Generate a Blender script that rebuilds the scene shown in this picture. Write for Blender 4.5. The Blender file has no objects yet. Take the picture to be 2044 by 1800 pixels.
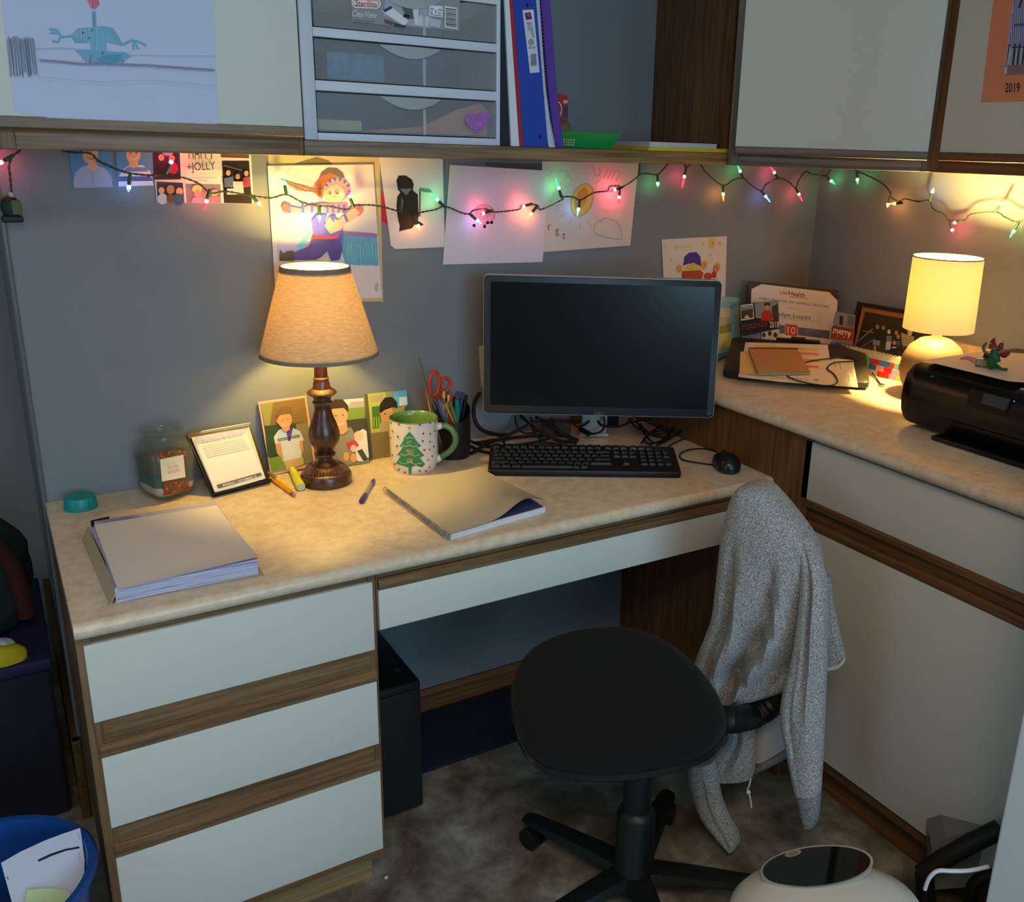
import bpy, bmesh, math, random
import numpy as np
from mathutils import Vector, Matrix
random.seed(7)
sc=bpy.context.scene; COL=sc.collection
# ---------------- camera (solved from the room's straight edges) -------------
CP=np.array([-0.04158,-2.05851,1.46887]); RX,RY,RZ=1.271445,-0.029892,-0.562317
FOC,PX,PY=1858.945,1156.819,869.132; W,H=2044,1800
def rot(rx,ry,rz):
    cx,sx=math.cos(rx),math.sin(rx);cy,sy=math.cos(ry),math.sin(ry);cz,sz=math.cos(rz),math.sin(rz)
    return np.array([[cz,-sz,0],[sz,cz,0],[0,0,1]])@np.array([[cy,0,sy],[0,1,0],[-sy,0,cy]])@np.array([[1,0,0],[0,cx,-sx],[0,sx,cx]])
R=rot(RX,RY,RZ)
cam=bpy.data.cameras.new('camera'); co=bpy.data.objects.new('camera',cam); COL.objects.link(co)
m=Matrix([[*R[i],CP[i]] for i in range(3)]+[[0,0,0,1]]); co.matrix_world=m
cam.sensor_fit='HORIZONTAL'; cam.sensor_width=36; cam.lens=FOC/W*36
cam.shift_x=(W/2-PX)/W; cam.shift_y=(PY-H/2)/W; cam.clip_start=.02; sc.camera=co
def at(u,v,p,n):
    """point of the real plane (p,n) seen at photo position u,v"""
    d=R@np.array([(u-PX)/FOC,-(v-PY)/FOC,-1.0]); p=np.array(p,float); n=np.array(n,float)
    return CP+d*(np.dot(p-CP,n)/np.dot(d,n))
EX,EY,EZ=(1,0,0),(0,1,0),(0,0,1)
aX=lambda u,v,x:at(u,v,(x,0,0),EX); aY=lambda u,v,y:at(u,v,(0,y,0),EY); aZ=lambda u,v,z:at(u,v,(0,0,z),EZ)
# ---------------- measured room sizes ----------------
XC=2.105; ZD=.750; YD=.587; XF=1.4477; ZC=.909; ZU=1.4407; YU=.3113; XS1=.474; XS2=1.4736
# ---------------- materials ----------------
def lin(c): 
    c=c/255; return c/12.92 if c<=.04045 else ((c+.055)/1.055)**2.4
def rgb(*c): return (lin(c[0]),lin(c[1]),lin(c[2]),1)
_m={}
def mat(name,col=(200,200,200),rough=.6,metal=0,spec=.5,var=0,vscale=8,bump=0,bscale=200,emit=None,es=0,trans=0,ior=1.45,sheen=0,stretch=None,coat=0,alpha=1):
    if name in _m: return _m[name]
    M=bpy.data.materials.new(name); M.use_nodes=True; nt=M.node_tree; b=nt.nodes['Principled BSDF']; N=nt.nodes.new; L=nt.links.new
    c=rgb(*col); b.inputs['Base Color'].default_value=c; b.inputs['Roughness'].default_value=rough
    b.inputs['Metallic'].default_value=metal; b.inputs['Specular IOR Level'].default_value=spec
    b.inputs['Transmission Weight'].default_value=trans; b.inputs['IOR'].default_value=ior
    b.inputs['Sheen Weight'].default_value=sheen; b.inputs['Coat Weight'].default_value=coat; b.inputs['Alpha'].default_value=alpha
    if emit: b.inputs['Emission Color'].default_value=rgb(*emit); b.inputs['Emission Strength'].default_value=es
    if var or bump:
        tc=N('ShaderNodeTexCoord'); mp=N('ShaderNodeMapping'); L(tc.outputs['Object'],mp.inputs['Vector'])
        if stretch: mp.inputs['Scale'].default_value=stretch
    if var:
        n=N('ShaderNodeTexNoise'); n.inputs['Scale'].default_value=vscale; n.inputs['Detail'].default_value=6; L(mp.outputs[0],n.inputs['Vector'])
        r=N('ShaderNodeValToRGB'); L(n.outputs['Fac'],r.inputs['Fac'])
        r.color_ramp.elements[0].position=.3; r.color_ramp.elements[1].position=.7
        r.color_ramp.elements[0].color=tuple(x*(1-var) for x in c[:3])+(1,); r.color_ramp.elements[1].color=tuple(min(1,x*(1+var)) for x in c[:3])+(1,)
        L(r.outputs[0],b.inputs['Base Color'])
    if bump:
        n2=N('ShaderNodeTexNoise'); n2.inputs['Scale'].default_value=bscale; n2.inputs['Detail'].default_value=3; L(mp.outputs[0],n2.inputs['Vector'])
        bp=N('ShaderNodeBump'); bp.inputs['Strength'].default_value=bump; bp.inputs['Distance'].default_value=.002
        L(n2.outputs['Fac'],bp.inputs['Height']); L(bp.outputs[0],b.inputs['Normal'])
    _m[name]=M; return M
def cm(c,rough=.7,spec=.3):
    return mat('paint_%d_%d_%d_%d'%(*c,int(rough*100)),c,rough,spec=spec)
def wood(name,dark,light,axis,rough=.45,rz=0):
    if name in _m: return _m[name]
    M=bpy.data.materials.new(name); M.use_nodes=True; nt=M.node_tree; b=nt.nodes['Principled BSDF']; N=nt.nodes.new; L=nt.links.new
    tc=N('ShaderNodeTexCoord'); rt=N('ShaderNodeMapping'); rt.inputs['Rotation'].default_value=(0,0,rz); L(tc.outputs['Object'],rt.inputs['Vector']); mp=N('ShaderNodeMapping'); L(rt.outputs[0],mp.inputs['Vector'])
    s=[60,60,60]; s[axis]=2.2; mp.inputs['Scale'].default_value=s
    n=N('ShaderNodeTexNoise'); n.inputs['Scale'].default_value=1.6; n.inputs['Detail'].default_value=8; n.inputs['Roughness'].default_value=.65; n.inputs['Distortion'].default_value=.6; L(mp.outputs[0],n.inputs['Vector'])
    r=N('ShaderNodeValToRGB'); L(n.outputs['Fac'],r.inputs['Fac']); e=r.color_ramp.elements
    e[0].position=.34; e[0].color=rgb(*dark); e[1].position=.62; e[1].color=rgb(*light)
    mp2=N('ShaderNodeMapping'); L(rt.outputs[0],mp2.inputs['Vector']); s2=[7,7,7]; s2[axis]=.9; mp2.inputs['Scale'].default_value=s2
    n2=N('ShaderNodeTexNoise'); n2.inputs['Scale'].default_value=1; n2.inputs['Detail'].default_value=3; L(mp2.outputs[0],n2.inputs['Vector'])
    mx=N('ShaderNodeMix'); mx.data_type='RGBA'; mx.blend_type='MULTIPLY'; mx.inputs['Factor'].default_value=.4
    r2=N('ShaderNodeValToRGB'); r2.color_ramp.elements[0].position=.35; r2.color_ramp.elements[0].color=(.55,.5,.45,1); r2.color_ramp.elements[1].position=.6; r2.color_ramp.elements[1].color=(1,1,1,1)
    L(n2.outputs['Fac'],r2.inputs['Fac']); L(r.outputs[0],mx.inputs['A']); L(r2.outputs[0],mx.inputs['B']); L(mx.outputs['Result'],b.inputs['Base Color'])
    bp=N('ShaderNodeBump'); bp.inputs['Strength'].default_value=.25; bp.inputs['Distance'].default_value=.001; L(n.outputs['Fac'],bp.inputs['Height']); L(bp.outputs[0],b.inputs['Normal'])
    b.inputs['Roughness'].default_value=rough; _m[name]=M; return M
def ramp2(name,cols,scale,rough,detail=8,bump=0,spec=.5,dist=0,sheen=0,rg=None):
    """noise through a several-colour ramp (laminate speckle, vinyl, knitted yarn)"""
    if name in _m: return _m[name]
    M=bpy.data.materials.new(name); M.use_nodes=True; nt=M.node_tree; b=nt.nodes['Principled BSDF']; N=nt.nodes.new; L=nt.links.new
    tc=N('ShaderNodeTexCoord'); n=N('ShaderNodeTexNoise'); n.inputs['Scale'].default_value=scale; n.inputs['Detail'].default_value=detail; n.inputs['Roughness'].default_value=rg or .6; n.inputs['Distortion'].default_value=dist
    L(tc.outputs['Object'],n.inputs['Vector']); r=N('ShaderNodeValToRGB'); L(n.outputs['Fac'],r.inputs['Fac']); e=r.color_ramp.elements
    k=len(cols)
    for i,(p,c) in enumerate(cols):
        if i<2: e[i].position=p; e[i].color=rgb(*c)
        else: q=e.new(p); q.color=rgb(*c)
    L(r.outputs[0],b.inputs['Base Color']); b.inputs['Roughness'].default_value=rough; b.inputs['Specular IOR Level'].default_value=spec; b.inputs['Sheen Weight'].default_value=sheen
    if bump:
        bp=N('ShaderNodeBump'); bp.inputs['Strength'].default_value=bump; bp.inputs['Distance'].default_value=.002; L(n.outputs['Fac'],bp.inputs['Height']); L(bp.outputs[0],b.inputs['Normal'])
    _m[name]=M; return M
WALL=mat('wall_paint',(126,134,141),.75,var=.05,vscale=3,bump=.15,bscale=350,spec=.2)
LAM=mat('white_laminate',(212,213,205),.45,var=.02,vscale=60,bump=.12,bscale=500,stretch=(1,1,6))
TOP=ramp2('countertop_laminate',[(.34,(208,187,160)),(.66,(230,213,188)),(.5,(220,201,174))],48,.32,10,.03,rg=.62)
WX=wood('oak_along_x',(92,68,44),(146,114,78),0); WY=wood('oak_along_y',(92,68,44),(146,114,78),1); WZ=wood('oak_along_z',(84,60,42),(134,102,70),2)
WD=wood('shaded_oak_upright',(84,54,28),(126,84,46),2); WL=wood('pale_oak_board',(130,100,66),(166,134,92),0)  # WD: the cabinet oak with shade put into its colour, for left-facing sides
BLK=mat('black_plastic',(18,18,19),.38); BLKM=mat('matte_black_plastic',(20,20,21),.6); CHROME=mat('chrome',(190,192,196),.18,1)
SILV=mat('silver_plastic',(176,180,184),.35,.4); WPL=mat('white_plastic',(214,218,224),.4); RUB=mat('black_rubber',(14,14,14),.7)
PAPER=(226,222,220)
# ---------------- mesh helpers ----------------
class MB:
    def __init__(s): s.v=[]; s.f=[]; s.m=[]; s.mats=[]; s.smooth=[]
    def mi(s,M):
        if M not in s.mats: s.mats.append(M)
        return s.mats.index(M)
    def add(s,V,F,M,sm=False):
        o=len(s.v); s.v+= [tuple(map(float,p)) for p in V]; k=s.mi(M)
        for f in F: s.f.append(tuple(i+o for i in f)); s.m.append(k); s.smooth.append(sm)
        return s
    def box(s,x0,x1,y0,y1,z0,z1,M,bev=0):
        x0,x1=sorted((x0,x1));y0,y1=sorted((y0,y1));z0,z1=sorted((z0,z1))
        return s.obox(((x0+x1)/2,(y0+y1)/2,(z0+z1)/2),(x1-x0,0,0),(0,y1-y0,0),(0,0,z1-z0),M,bev)
    def obox(s,c,a,b,d,M,bev=0):
        """box from centre and three full edge vectors, optionally with bevelled edges"""
        c,a,b,d=[np.array(q,float) for q in (c,a,b,d)]
        if bev<=0:
            V=[c+(i*a+j*b+k*d)/2 for i in(-1,1) for j in(-1,1) for k in(-1,1)]
            return s.add(V,[(0,1,3,2),(4,6,7,5),(0,4,5,1),(2,3,7,6),(0,2,6,4),(1,5,7,3)],M)
        la,lb,ld=[np.linalg.norm(q) for q in (a,b,d)]; bm=bmesh.new(); bmesh.ops.create_cube(bm,size=1)
        for v in bm.verts: v.co=Vector((v.co.x*la,v.co.y*lb,v.co.z*ld))
        bmesh.ops.bevel(bm,geom=bm.edges[:],offset=min(bev,.49*min(la,lb,ld)),segments=3,affect='EDGES',profile=.5)
        ua,ub,ud=a/la,b/lb,d/ld
        V=[c+v.co.x*ua+v.co.y*ub+v.co.z*ud for v in bm.verts]; bm.verts.index_update()
        F=[tuple(v.index for v in f.verts) for f in bm.faces]; bm.free(); return s.add(V,F,M,True)
    def prism(s,P,vec,M,sm=False):
        n=len(P); P=[np.array(p,float) for p in P]; vec=np.array(vec,float); V=P+[p+vec for p in P]
        F=[tuple(range(n)),tuple(range(2*n-1,n-1,-1))]+[(i,(i+1)%n,n+(i+1)%n,n+i) for i in range(n)]
        return s.add(V,F,M,sm)
    def ring(s,R_,M,cap=True,closed=False,sm=True):
        """loft through rings of equal point count"""
        n=len(R_[0]); V=[p for r in R_ for p in r]; F=[]; k=len(R_)
        for i in range(k if closed else k-1):
            for j in range(n): F.append((i*n+j,i*n+(j+1)%n,((i+1)%k)*n+(j+1)%n,((i+1)%k)*n+j))
        if cap and not closed: F+=[tuple(range(n-1,-1,-1)),tuple(range((k-1)*n,k*n))]
        return s.add(V,F,M,sm)
    def lathe(s,prof,c,M,n=40,axis=EZ,cap=True,sx=1,sy=1):
        ax=np.array(axis,float); ax/=np.linalg.norm(ax); t=np.array([1,0,0]) if abs(ax[0])<.9 else np.array([0,1,0])
        u=np.cross(ax,t); u/=np.linalg.norm(u); w=np.cross(ax,u); c=np.array(c,float)
        if abs(ax[2])>.99: u,w=np.array([1,0,0]),np.array([0,1,0])*(1 if ax[2]>0 else -1)
        R_=[[c+ax*z+r*(sx*math.cos(a)*u+sy*math.sin(a)*w) for a in [2*math.pi*i/n for i in range(n)]] for r,z in prof]
        return s.ring(R_,M,cap)
    def tube(s,P,r,M,n=8,cap=True):
        P=[np.array(p,float) for p in P]; rr=r if hasattr(r,'__len__') else [r]*len(P); R_=[]; prev=None
        for i,p in enumerate(P):
            t=P[min(i+1,len(P)-1)]-P[max(i-1,0)]; t=t/(np.linalg.norm(t)+1e-12)
            if prev is None:
                q=np.array([0,0,1.]) if abs(t[2])<.9 else np.array([1.,0,0]); u=np.cross(t,q)
            else: u=prev-t*np.dot(prev,t)
            u/=np.linalg.norm(u)+1e-12; prev=u; w=np.cross(t,u)
            R_.append([p+rr[i]*(math.cos(a)*u+math.sin(a)*w) for a in [2*math.pi*k/n for k in range(n)]])
        return s.ring(R_,M,cap)
    def ball(s,c,r,M,n=16,k=10,sc=(1,1,1)):
        c=np.array(c,float); R_=[]
        for i in range(k+1):
            a=math.pi*i/k; a=max(.02,min(math.pi-.02,a))
            R_.append([c+r*np.array([sc[0]*math.sin(a)*math.cos(b),sc[1]*math.sin(a)*math.sin(b),sc[2]*math.cos(a)]) for b in [2*math.pi*j/n for j in range(n)]])
        return s.ring(R_,M)
def spline(P,k=6):
    P=[np.array(p,float) for p in P]; out=[]
    for i in range(len(P)-1):
        a,b,c,d=P[max(i-1,0)],P[i],P[i+1],P[min(i+2,len(P)-1)]
        for j in range(k):
            t=j/k; out.append(.5*((2*b)+(-a+c)*t+(2*a-5*b+4*c-d)*t*t+(-a+3*b-3*c+d)*t**3))
    return out+[P[-1]]
def thing(name,label,cat,loc=(0,0,0),group=None):
    o=bpy.data.objects.new(name,None); COL.objects.link(o); o.location=tuple(map(float,loc)); o.empty_display_size=.05
    o['label']=label; o['category']=cat
    if group: o['group']=group
    return o
def wl(o):
    v=Vector((0,0,0))
    while o is not None: v=v+o.location; o=o.parent
    return v
def part(name,mb,parent=None,label=None,kind=None):
    me=bpy.data.meshes.new(name); off=wl(parent) if parent else Vector((0,0,0))
    me.from_pydata([tuple(Vector(v)-off) for v in mb.v],[],mb.f)
    for M in mb.mats: me.materials.append(M)
    me.polygons.foreach_set('material_index',mb.m); me.polygons.foreach_set('use_smooth',mb.smooth)
    me.validate(); bm=bmesh.new(); bm.from_mesh(me)
    for f in bm.faces: pass
    bmesh.ops.recalc_face_normals(bm,faces=bm.faces[:]) if not getattr(mb,'flat',False) else None
    bm.to_mesh(me); bm.free(); me.update()
    o=bpy.data.objects.new(name,me); COL.objects.link(o)
    if parent: o.parent=parent
    if label: o['label']=label
    if kind: o['kind']=kind
    if any(mb.smooth):
        for p_ in me.edges: pass
        try:
            me.set_sharp_from_angle(angle=math.radians(38))
        except Exception: pass
    return o
def single(name,mb,label,cat,group=None):
    """a thing that is one mesh, its origin at its base"""
    V=np.array(mb.v); c=(V.min(0)+V.max(0))/2; c[2]=V[:,2].min(); mb.v=[tuple(v-c) for v in V]
    o=part(name,mb); o.location=tuple(c); o['label']=label; o['category']=cat
    if group: o['group']=group
    return o
_txt={}
def glyphs(s,bold=False):
    if (s,bold) in _txt: return _txt[(s,bold)]
    cu=bpy.data.curves.new('t','FONT'); cu.body=s; cu.resolution_u=3
    if bold: cu.offset=.012
    ob=bpy.data.objects.new('t',cu); COL.objects.link(ob); dg=bpy.context.evaluated_depsgraph_get(); me=ob.evaluated_get(dg).to_mesh()
    V=np.array([v.co[:2] for v in me.vertices]); F=[tuple(p.vertices) for p in me.polygons]
    bpy.data.objects.remove(ob,do_unlink=True); bpy.data.curves.remove(cu)
    lo,hi=V.min(0),V.max(0); V=(V-lo)/(hi-lo); _txt[(s,bold)]=(V,F); return V,F
class Sheet:
    """flat printed or drawn thing: outline, then marks layered on its front; places are read on its real plane"""
    def __init__(s,pl,outline,col,thick=.0008,rough=.75,map=None,lift=.00013):
        s.map=map or (lambda u,v:at(u,v,*pl)); n=np.array(pl[1],float); n/=np.linalg.norm(n)
        s.n=n if np.dot(n,CP-np.array(pl[0]))>0 else -n
        s.base=MB(); P=[s.map(*q) for q in outline]; M=col if not isinstance(col,tuple) else cm(col,rough)
        s.base.prism([p-s.n*thick for p in P],s.n*thick,M); s.pr=MB(); s.pr.flat=True; s.L=1; s.rough=rough; s.lift=lift; s.P=P
    def _add(s,P,F,c,lay=None):
        M=c if not isinstance(c,tuple) else cm(c,s.rough); h=s.lift*(s.L if lay is None else lay)
        s.pr.add([p+s.n*h for p in P],F,M); 
        if lay is None: s.L+=1
        return s
    fine=False
    def poly(s,pts,c,lay=None):
        if not s.fine: return s._add([s.map(*q) for q in pts],[tuple(range(len(pts)))],c,lay)
        bm=bmesh.new(); bm.faces.new([bm.verts.new((x,y,0)) for x,y in pts]); bmesh.ops.triangulate(bm,faces=bm.faces[:])
        for _ in range(2): bmesh.ops.subdivide_edges(bm,edges=bm.edges[:],cuts=1,use_grid_fill=True); bmesh.ops.triangulate(bm,faces=bm.faces[:])
        bm.verts.index_update(); V=[s.map(v.co.x,v.co.y) for v in bm.verts]; F=[tuple(v.index for v in f.verts) for f in bm.faces]; bm.free(); return s._add(V,F,c,lay)
    def ell(s,x,y,rx,ry,c,rot=0,n=20,lay=None):
        cr,sr=math.cos(rot),math.sin(rot)
        return s.poly([(x+rx*math.cos(a)*cr-ry*math.sin(a)*sr,y+rx*math.cos(a)*sr+ry*math.sin(a)*cr) for a in [2*math.pi*i/n for i in range(n)]],c,lay)
    def oval(s,x,y,rx,ry,w,c,rot=0,n=22): 
        cr,sr=math.cos(rot),math.sin(rot)
        return s.line([(x+rx*math.cos(a)*cr-ry*math.sin(a)*sr,y+rx*math.cos(a)*sr+ry*math.sin(a)*cr) for a in [2*math.pi*i/n for i in range(n+1)]],w,c)
    def rect(s,x0,y0,x1,y1,c,lay=None): return s.poly([(x0,y0),(x1,y0),(x1,y1),(x0,y1)],c,lay)
    def line(s,pts,w,c):
        P=[];F=[]
        if s.fine: pts=[(a[0]+(b[0]-a[0])*k/4,a[1]+(b[1]-a[1])*k/4) for a,b in zip(pts,pts[1:]) for k in range(4)]+[pts[-1]]
        for i,(x,y) in enumerate(pts):
            a=pts[max(i-1,0)];b=pts[min(i+1,len(pts)-1)];dx,dy=b[0]-a[0],b[1]-a[1];l=math.hypot(dx,dy) or 1
            P+=[s.map(x-dy/l*w/2,y+dx/l*w/2),s.map(x+dy/l*w/2,y-dx/l*w/2)]
            if i: k=2*i; F.append((k-2,k-1,k+1,k))
        return s._add(P,F,c)
    def hatch(s,pts,c,step=3,w=1.6,jit=1.5,slant=0):
        """crayon strokes inside a polygon"""
        ys=[p[1] for p in pts]; xs=[p[0] for p in pts]; x=min(xs); P=[];F=[]
        while x<max(xs):
            hit=[]
            for i in range(len(pts)):
                (x0,y0),(x1,y1)=pts[i],pts[(i+1)%len(pts)]
                if (x0<=x<x1) or (x1<=x<x0): hit.append(y0+(y1-y0)*(x-x0)/(x1-x0))
            hit.sort()
            for a,b in zip(hit[::2],hit[1::2]):
                a+=random.uniform(-jit,jit); b+=random.uniform(-jit,jit); k=len(P)
                P+=[s.map(x-w/2,a),s.map(x+w/2,a),s.map(x+w/2+slant,b),s.map(x-w/2+slant,b)]; F.append((k,k+1,k+2,k+3))
            x+=step*random.uniform(.7,1.3)
        return s._add(P,F,c) if P else s
    def text(s,t,tl,tr,bl,c,bold=False):
        V,F=glyphs(t,bold); tl,tr,bl=[np.array(q,float) for q in(tl,tr,bl)]
        P=[s.map(*(bl+(tr-tl)*x+(tl-bl)*y)) for x,y in V]; return s._add(P,F,c)
    def build(s,name,label,cat,group=None,pname='print',parent=None):
        mb=s.base; o0=len(mb.v); mb.v+=s.pr.v
        for f,k in zip(s.pr.f,s.pr.m): mb.f.append(tuple(i+o0 for i in f)); mb.m.append(mb.mi(s.pr.mats[k])); mb.smooth.append(False)
        mb.flat=True
        if parent is not None: return part(name,mb,parent)
        return single(name,mb,label,cat,group)
# ======================= the room =======================
def struct(name,mb):
    o=part(name,mb); o['kind']='structure'; return o
b=MB(); b.box(0,XC+.12,0,.12,0,2.44,WALL); struct('wall_back',b)
b=MB(); b.box(XC,XC+.12,-4.6,0,0,2.44,WALL); struct('wall_right',b)
GW=mat('grey_wall_paint',(150,154,156),.8,var=.04,vscale=3)
b=MB(); b.box(-2.6,0,1.0,1.1,0,2.44,GW); b.box(0,.12,.12,1.1,0,2.44,GW); struct('wall_alcove',b)
RW=mat('room_wall_paint',(186,188,186),.85,var=.03,vscale=3)
b=MB(); b.box(-2.7,-2.6,-4.6,1.1,0,2.44,RW); struct('wall_left',b)
b=MB(); b.box(-2.7,-.15,-4.7,-4.6,0,2.44,RW); b.box(1.75,XC+.12,-4.7,-4.6,0,2.44,RW); b.box(-.15,1.75,-4.7,-4.6,0,.8,RW); b.box(-.15,1.75,-4.7,-4.6,2.15,2.44,RW); struct('wall_front',b)
b=MB(); 
for x in (-.15,.76,1.71): b.box(x,x+.04,-4.67,-4.62,.8,2.15,WPL)
b.box(-.15,1.75,-4.67,-4.62,.8,.84,WPL); b.box(-.15,1.75,-4.67,-4.62,2.11,2.15,WPL); struct('window_1',b)
FLO=ramp2('mottled_vinyl_floor',[(.34,(84,74,62)),(.66,(166,162,150)),(.45,(110,101,88)),(.56,(134,130,118))],8,.6,10,.05,rg=.66,dist=.25)
b=MB(); b.box(-2.7,XC+.12,-4.7,1.1,-.05,0,FLO); struct('floor',b)
CEI=mat('ceiling_paint',(205,205,200),.9); b=MB(); b.box(-2.7,XC+.12,-4.7,1.1,2.44,2.5,CEI); struct('ceiling',b)
BBM=wood('baseboard_oak',(78,50,28),(128,88,54),0)
b=MB(); b.prism([(.49,0,0),(.49,-.014,0),(.49,-.014,.055),(.49,-.006,.066),(.49,0,.066)],(XF-.49,0,0),BBM); struct('baseboard_back',b)
BBL=wood('baseboard_end_oak',(66,46,22),(104,78,40),1)
b=MB(); b.box(-.018,0,-.02,.9,0,.20,BBL,.003); b.box(-.018,.004,-.014,0,0,.20,BBL); struct('baseboard_left',b)
CB=mat('corner_bead_paint',(96,104,108),.3); b=MB(); b.box(-.006,.0045,-.0045,.006,.2,2.44,CB,.004); struct('trim_1',b)
# ======================= desk (back wall) =======================
def nosed_top(name,axis,a0,a1,front,back,ztop,t,label,cat):
    """laminate slab with a rolled front edge, run along an axis"""
    r=t*.48; P=[(back,ztop),(front+r*.9,ztop)]
    for i in range(1,9):
        a=math.pi/2+math.pi*i/9; P.append((front+r+r*math.cos(a)*1.0,ztop-r+r*math.sin(a)))
    P+=[(front+r*.9,ztop-t),(front+.05,ztop-t),(front+.05,ztop-t),(back,ztop-t)]
    b=MB()
    if axis=='x': b.prism([(a0,y,z) for y,z in P],(a1-a0,0,0),TOP,True)
    else: b.prism([(x,a0,z) for x,z in P],(0,a1-a0,0),TOP,True)
    return b
b=nosed_top('c','x',0,XF-.0005,-YD,-.0005,ZD,.030,'','')
single('desk_countertop',b,'long mottled beige laminate desktop with rolled front edge under the back wall','countertop')
# counter on the right wall
t=thing('side_countertop','higher mottled beige laminate counter with backsplash along the right wall','countertop',(1.76,-1.2,.879))
b=MB(); P=[(XC-.0005,ZC),(1.418+.012,ZC)]; r=.0145
for i in range(1,9):
    a=math.pi/2+math.pi*i/9; P.append((1.418+r+r*math.cos(a),ZC-r+r*math.sin(a)))
P+=[(1.418+.012,ZC-.030),(XC-.0005,ZC-.030)]
b.prism([(x,-2.1,z) for x,z in P],(0,2.0995,0),TOP,True); part('counter_slab',b,t)
b=MB(); b.box(XC-.019,XC-.0005,-2.1,-.0005,ZC,1.012,TOP,.004); b.box(1.43,XC-.02,-.019,-.0005,ZC,1.012,TOP,.004); part('backsplash',b,t)
GAP=mat('dark_reveal',(30,20,13),.8)
YF=.5628; Y0=-.545
def drawer_x(t,name,x0,x1,z0,z1,strip,yf=YF,lab=None):
    b=MB(); b.box(x0,x1,-yf,-yf+.017,z0,z1,LAM,.0012); d=part(name,b,t)
    if strip:
        b=MB(); s0,s1=z1+.0005,strip; yo=-yf-.0005
        b.prism([(x0,yo,s0),(x0,yo-.003,s0+.004),(x0,yo-.003,s1-.004),(x0,yo+.004,s1),(x0,yo+.020,s1),(x0,yo+.020,s0)],(x1-x0,0,0),WX)
        part('finger_pull',b,d,'oak strip with a bevelled top edge')
    return d
t=thing('drawer_cabinet','oak-framed base cabinet with three stacked white drawers at the desk\'s left end','cabinet',(.245,-.29,0))
b=MB(); F=WX
b.box(.0005,.018,Y0,-.0005-.02,.09,ZD-.031,WZ); b.box(.474,.488,Y0,-.02,.09,ZD-.031,WZ)
b.box(.018,.474,Y0+.004,-.02,.09,.10,WX); b.box(.018,.474,-.03,-.02,.10,ZD-.031,WX); part('carcass',b,t)
b=MB()
b.box(.0005,.022,Y0-.014,Y0,.09,ZD-.031,WZ,.001); b.box(.474,.488,Y0-.014,Y0,.09,ZD-.031,WZ,.001)
b.box(.022,.474,Y0-.010,Y0,.7015,ZD-.031,WX)
for z0,z1 in ((.494,.563),(.296,.358),(.090,.1128)): b.box(.022,.474,Y0-.012,Y0,z0,z1,WX)
part('face_frame',b,t)
XA,XB=.0111,.4815
drawer_x(t,'drawer',XA,XB,.5624,.7011,None)
drawer_x(t,'drawer',XA+.003,XB+.001,.3577,.4951,.5185)
drawer_x(t,'drawer',XA+.003,XB+.001,.1124,.2967,.3205)
b=MB(); b.box(.01,.4765,-.505,-.49,0,.09,WL); part('toe_board',b,t,'pale unstained toe board')
t=thing('knee_space_unit','shallow wide white drawer with oak strip over the knee space','drawer',(.96,-.56,.60))
b=MB(); b.box(.489,XF-.001,Y0-.012,Y0,.705,ZD-.031,WX); b.box(.489,XF-.001,Y0,-.10,.708,ZD-.031,WX); b.box(.489,.4915,Y0-.014,Y0,.60,ZD-.031,WZ); part('rail',b,t)
b=MB(); b.box(.4925,XF-.012,-YF,-YF+.017,.6001,.6812,LAM,.0012); d=part('drawer_front',b,t)
b=MB(); z0,z1=.6817,.7035; yo=-YF-.0005; x0,x1=.4925,XF-.012
b.prism([(x0,yo,z0),(x0,yo-.003,z0+.004),(x0,yo-.003,z1-.004),(x0,yo+.004,z1),(x0,yo+.02,z1),(x0,yo+.02,z0)],(x1-x0,0,0),WX); part('finger_pull',b,d,'oak strip along the drawer top')
b=MB(); b.box(.50,XF-.02,-YF+.018,-.12,.612,.69,WX); part('drawer_box',b,t)
# ---- base cabinet on the right wall
t=thing('side_base_cabinet','oak base cabinet under the side counter with one white drawer above a tall white door','cabinet',(1.76,-1.0,0))
b=MB(); b.box(XF,XF+.018,-.690,-.0005,.0,.8785,WD); b.box(XF+.018,XC-.001,-.03,-.0005-.001,.1,.8785,WD); b.box(XF+.016,XC-.002,-2.1,-.03,.10,.118,WD); b.box(XF+.016,XC-.002,-2.1,-2.08,.118,.8785,WD); part('side_panel',b,t,'tall oak panel with shade in its colour beside the knee space')
b=MB(); 
b.box(XF+.012,XF+.03,-2.1,-.69,.667,.735,wood('shaded_oak_y',(84,56,30),(124,86,48),1)); WDY=_m['shaded_oak_y']  # same oak again, shade of the left-facing fronts put into the colour
b.box(XF+.012,XF+.03,-2.1,-.69,.100,.133,WDY); b.box(XF+.003,XF+.018,-.704,-.690,.1,.667,WDY); part('face_frame',b,t)
b=MB(); b.box(XF,XF+.017,-2.1,-.6728-.018,.7333,.8673,LAM,.001); b.box(XF,XF+.017,-.6905,-.6728,.7333,.8673,LAM); d=part('drawer',b,t)
b=MB(); x=XF-.0005; b.prism([(x,-2.1,.7328),(x-.003,-2.1,.729),(x-.003,-2.1,.718),(x+.004,-2.1,.712),(x+.014,-2.1,.712),(x+.014,-2.1,.7328)],(0,1.42,0),WDY); part('finger_pull',b,d)
b=MB(); b.box(XF,XF+.017,-2.1,-.704,.1326,.6676,LAM,.001); d=part('door',b,t)
b=MB(); b.prism([(x,-2.1,.668),(x-.003,-2.1,.672),(x-.003,-2.1,.683),(x+.004,-2.1,.689),(x+.014,-2.1,.689),(x+.014,-2.1,.668)],(0,1.40,0),WDY); part('finger_pull',b,d)
b=MB(); b.box(XF+.06,XF+.075,-2.1,-.03,0,.10,WDY); part('toe_board',b,t)
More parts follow.
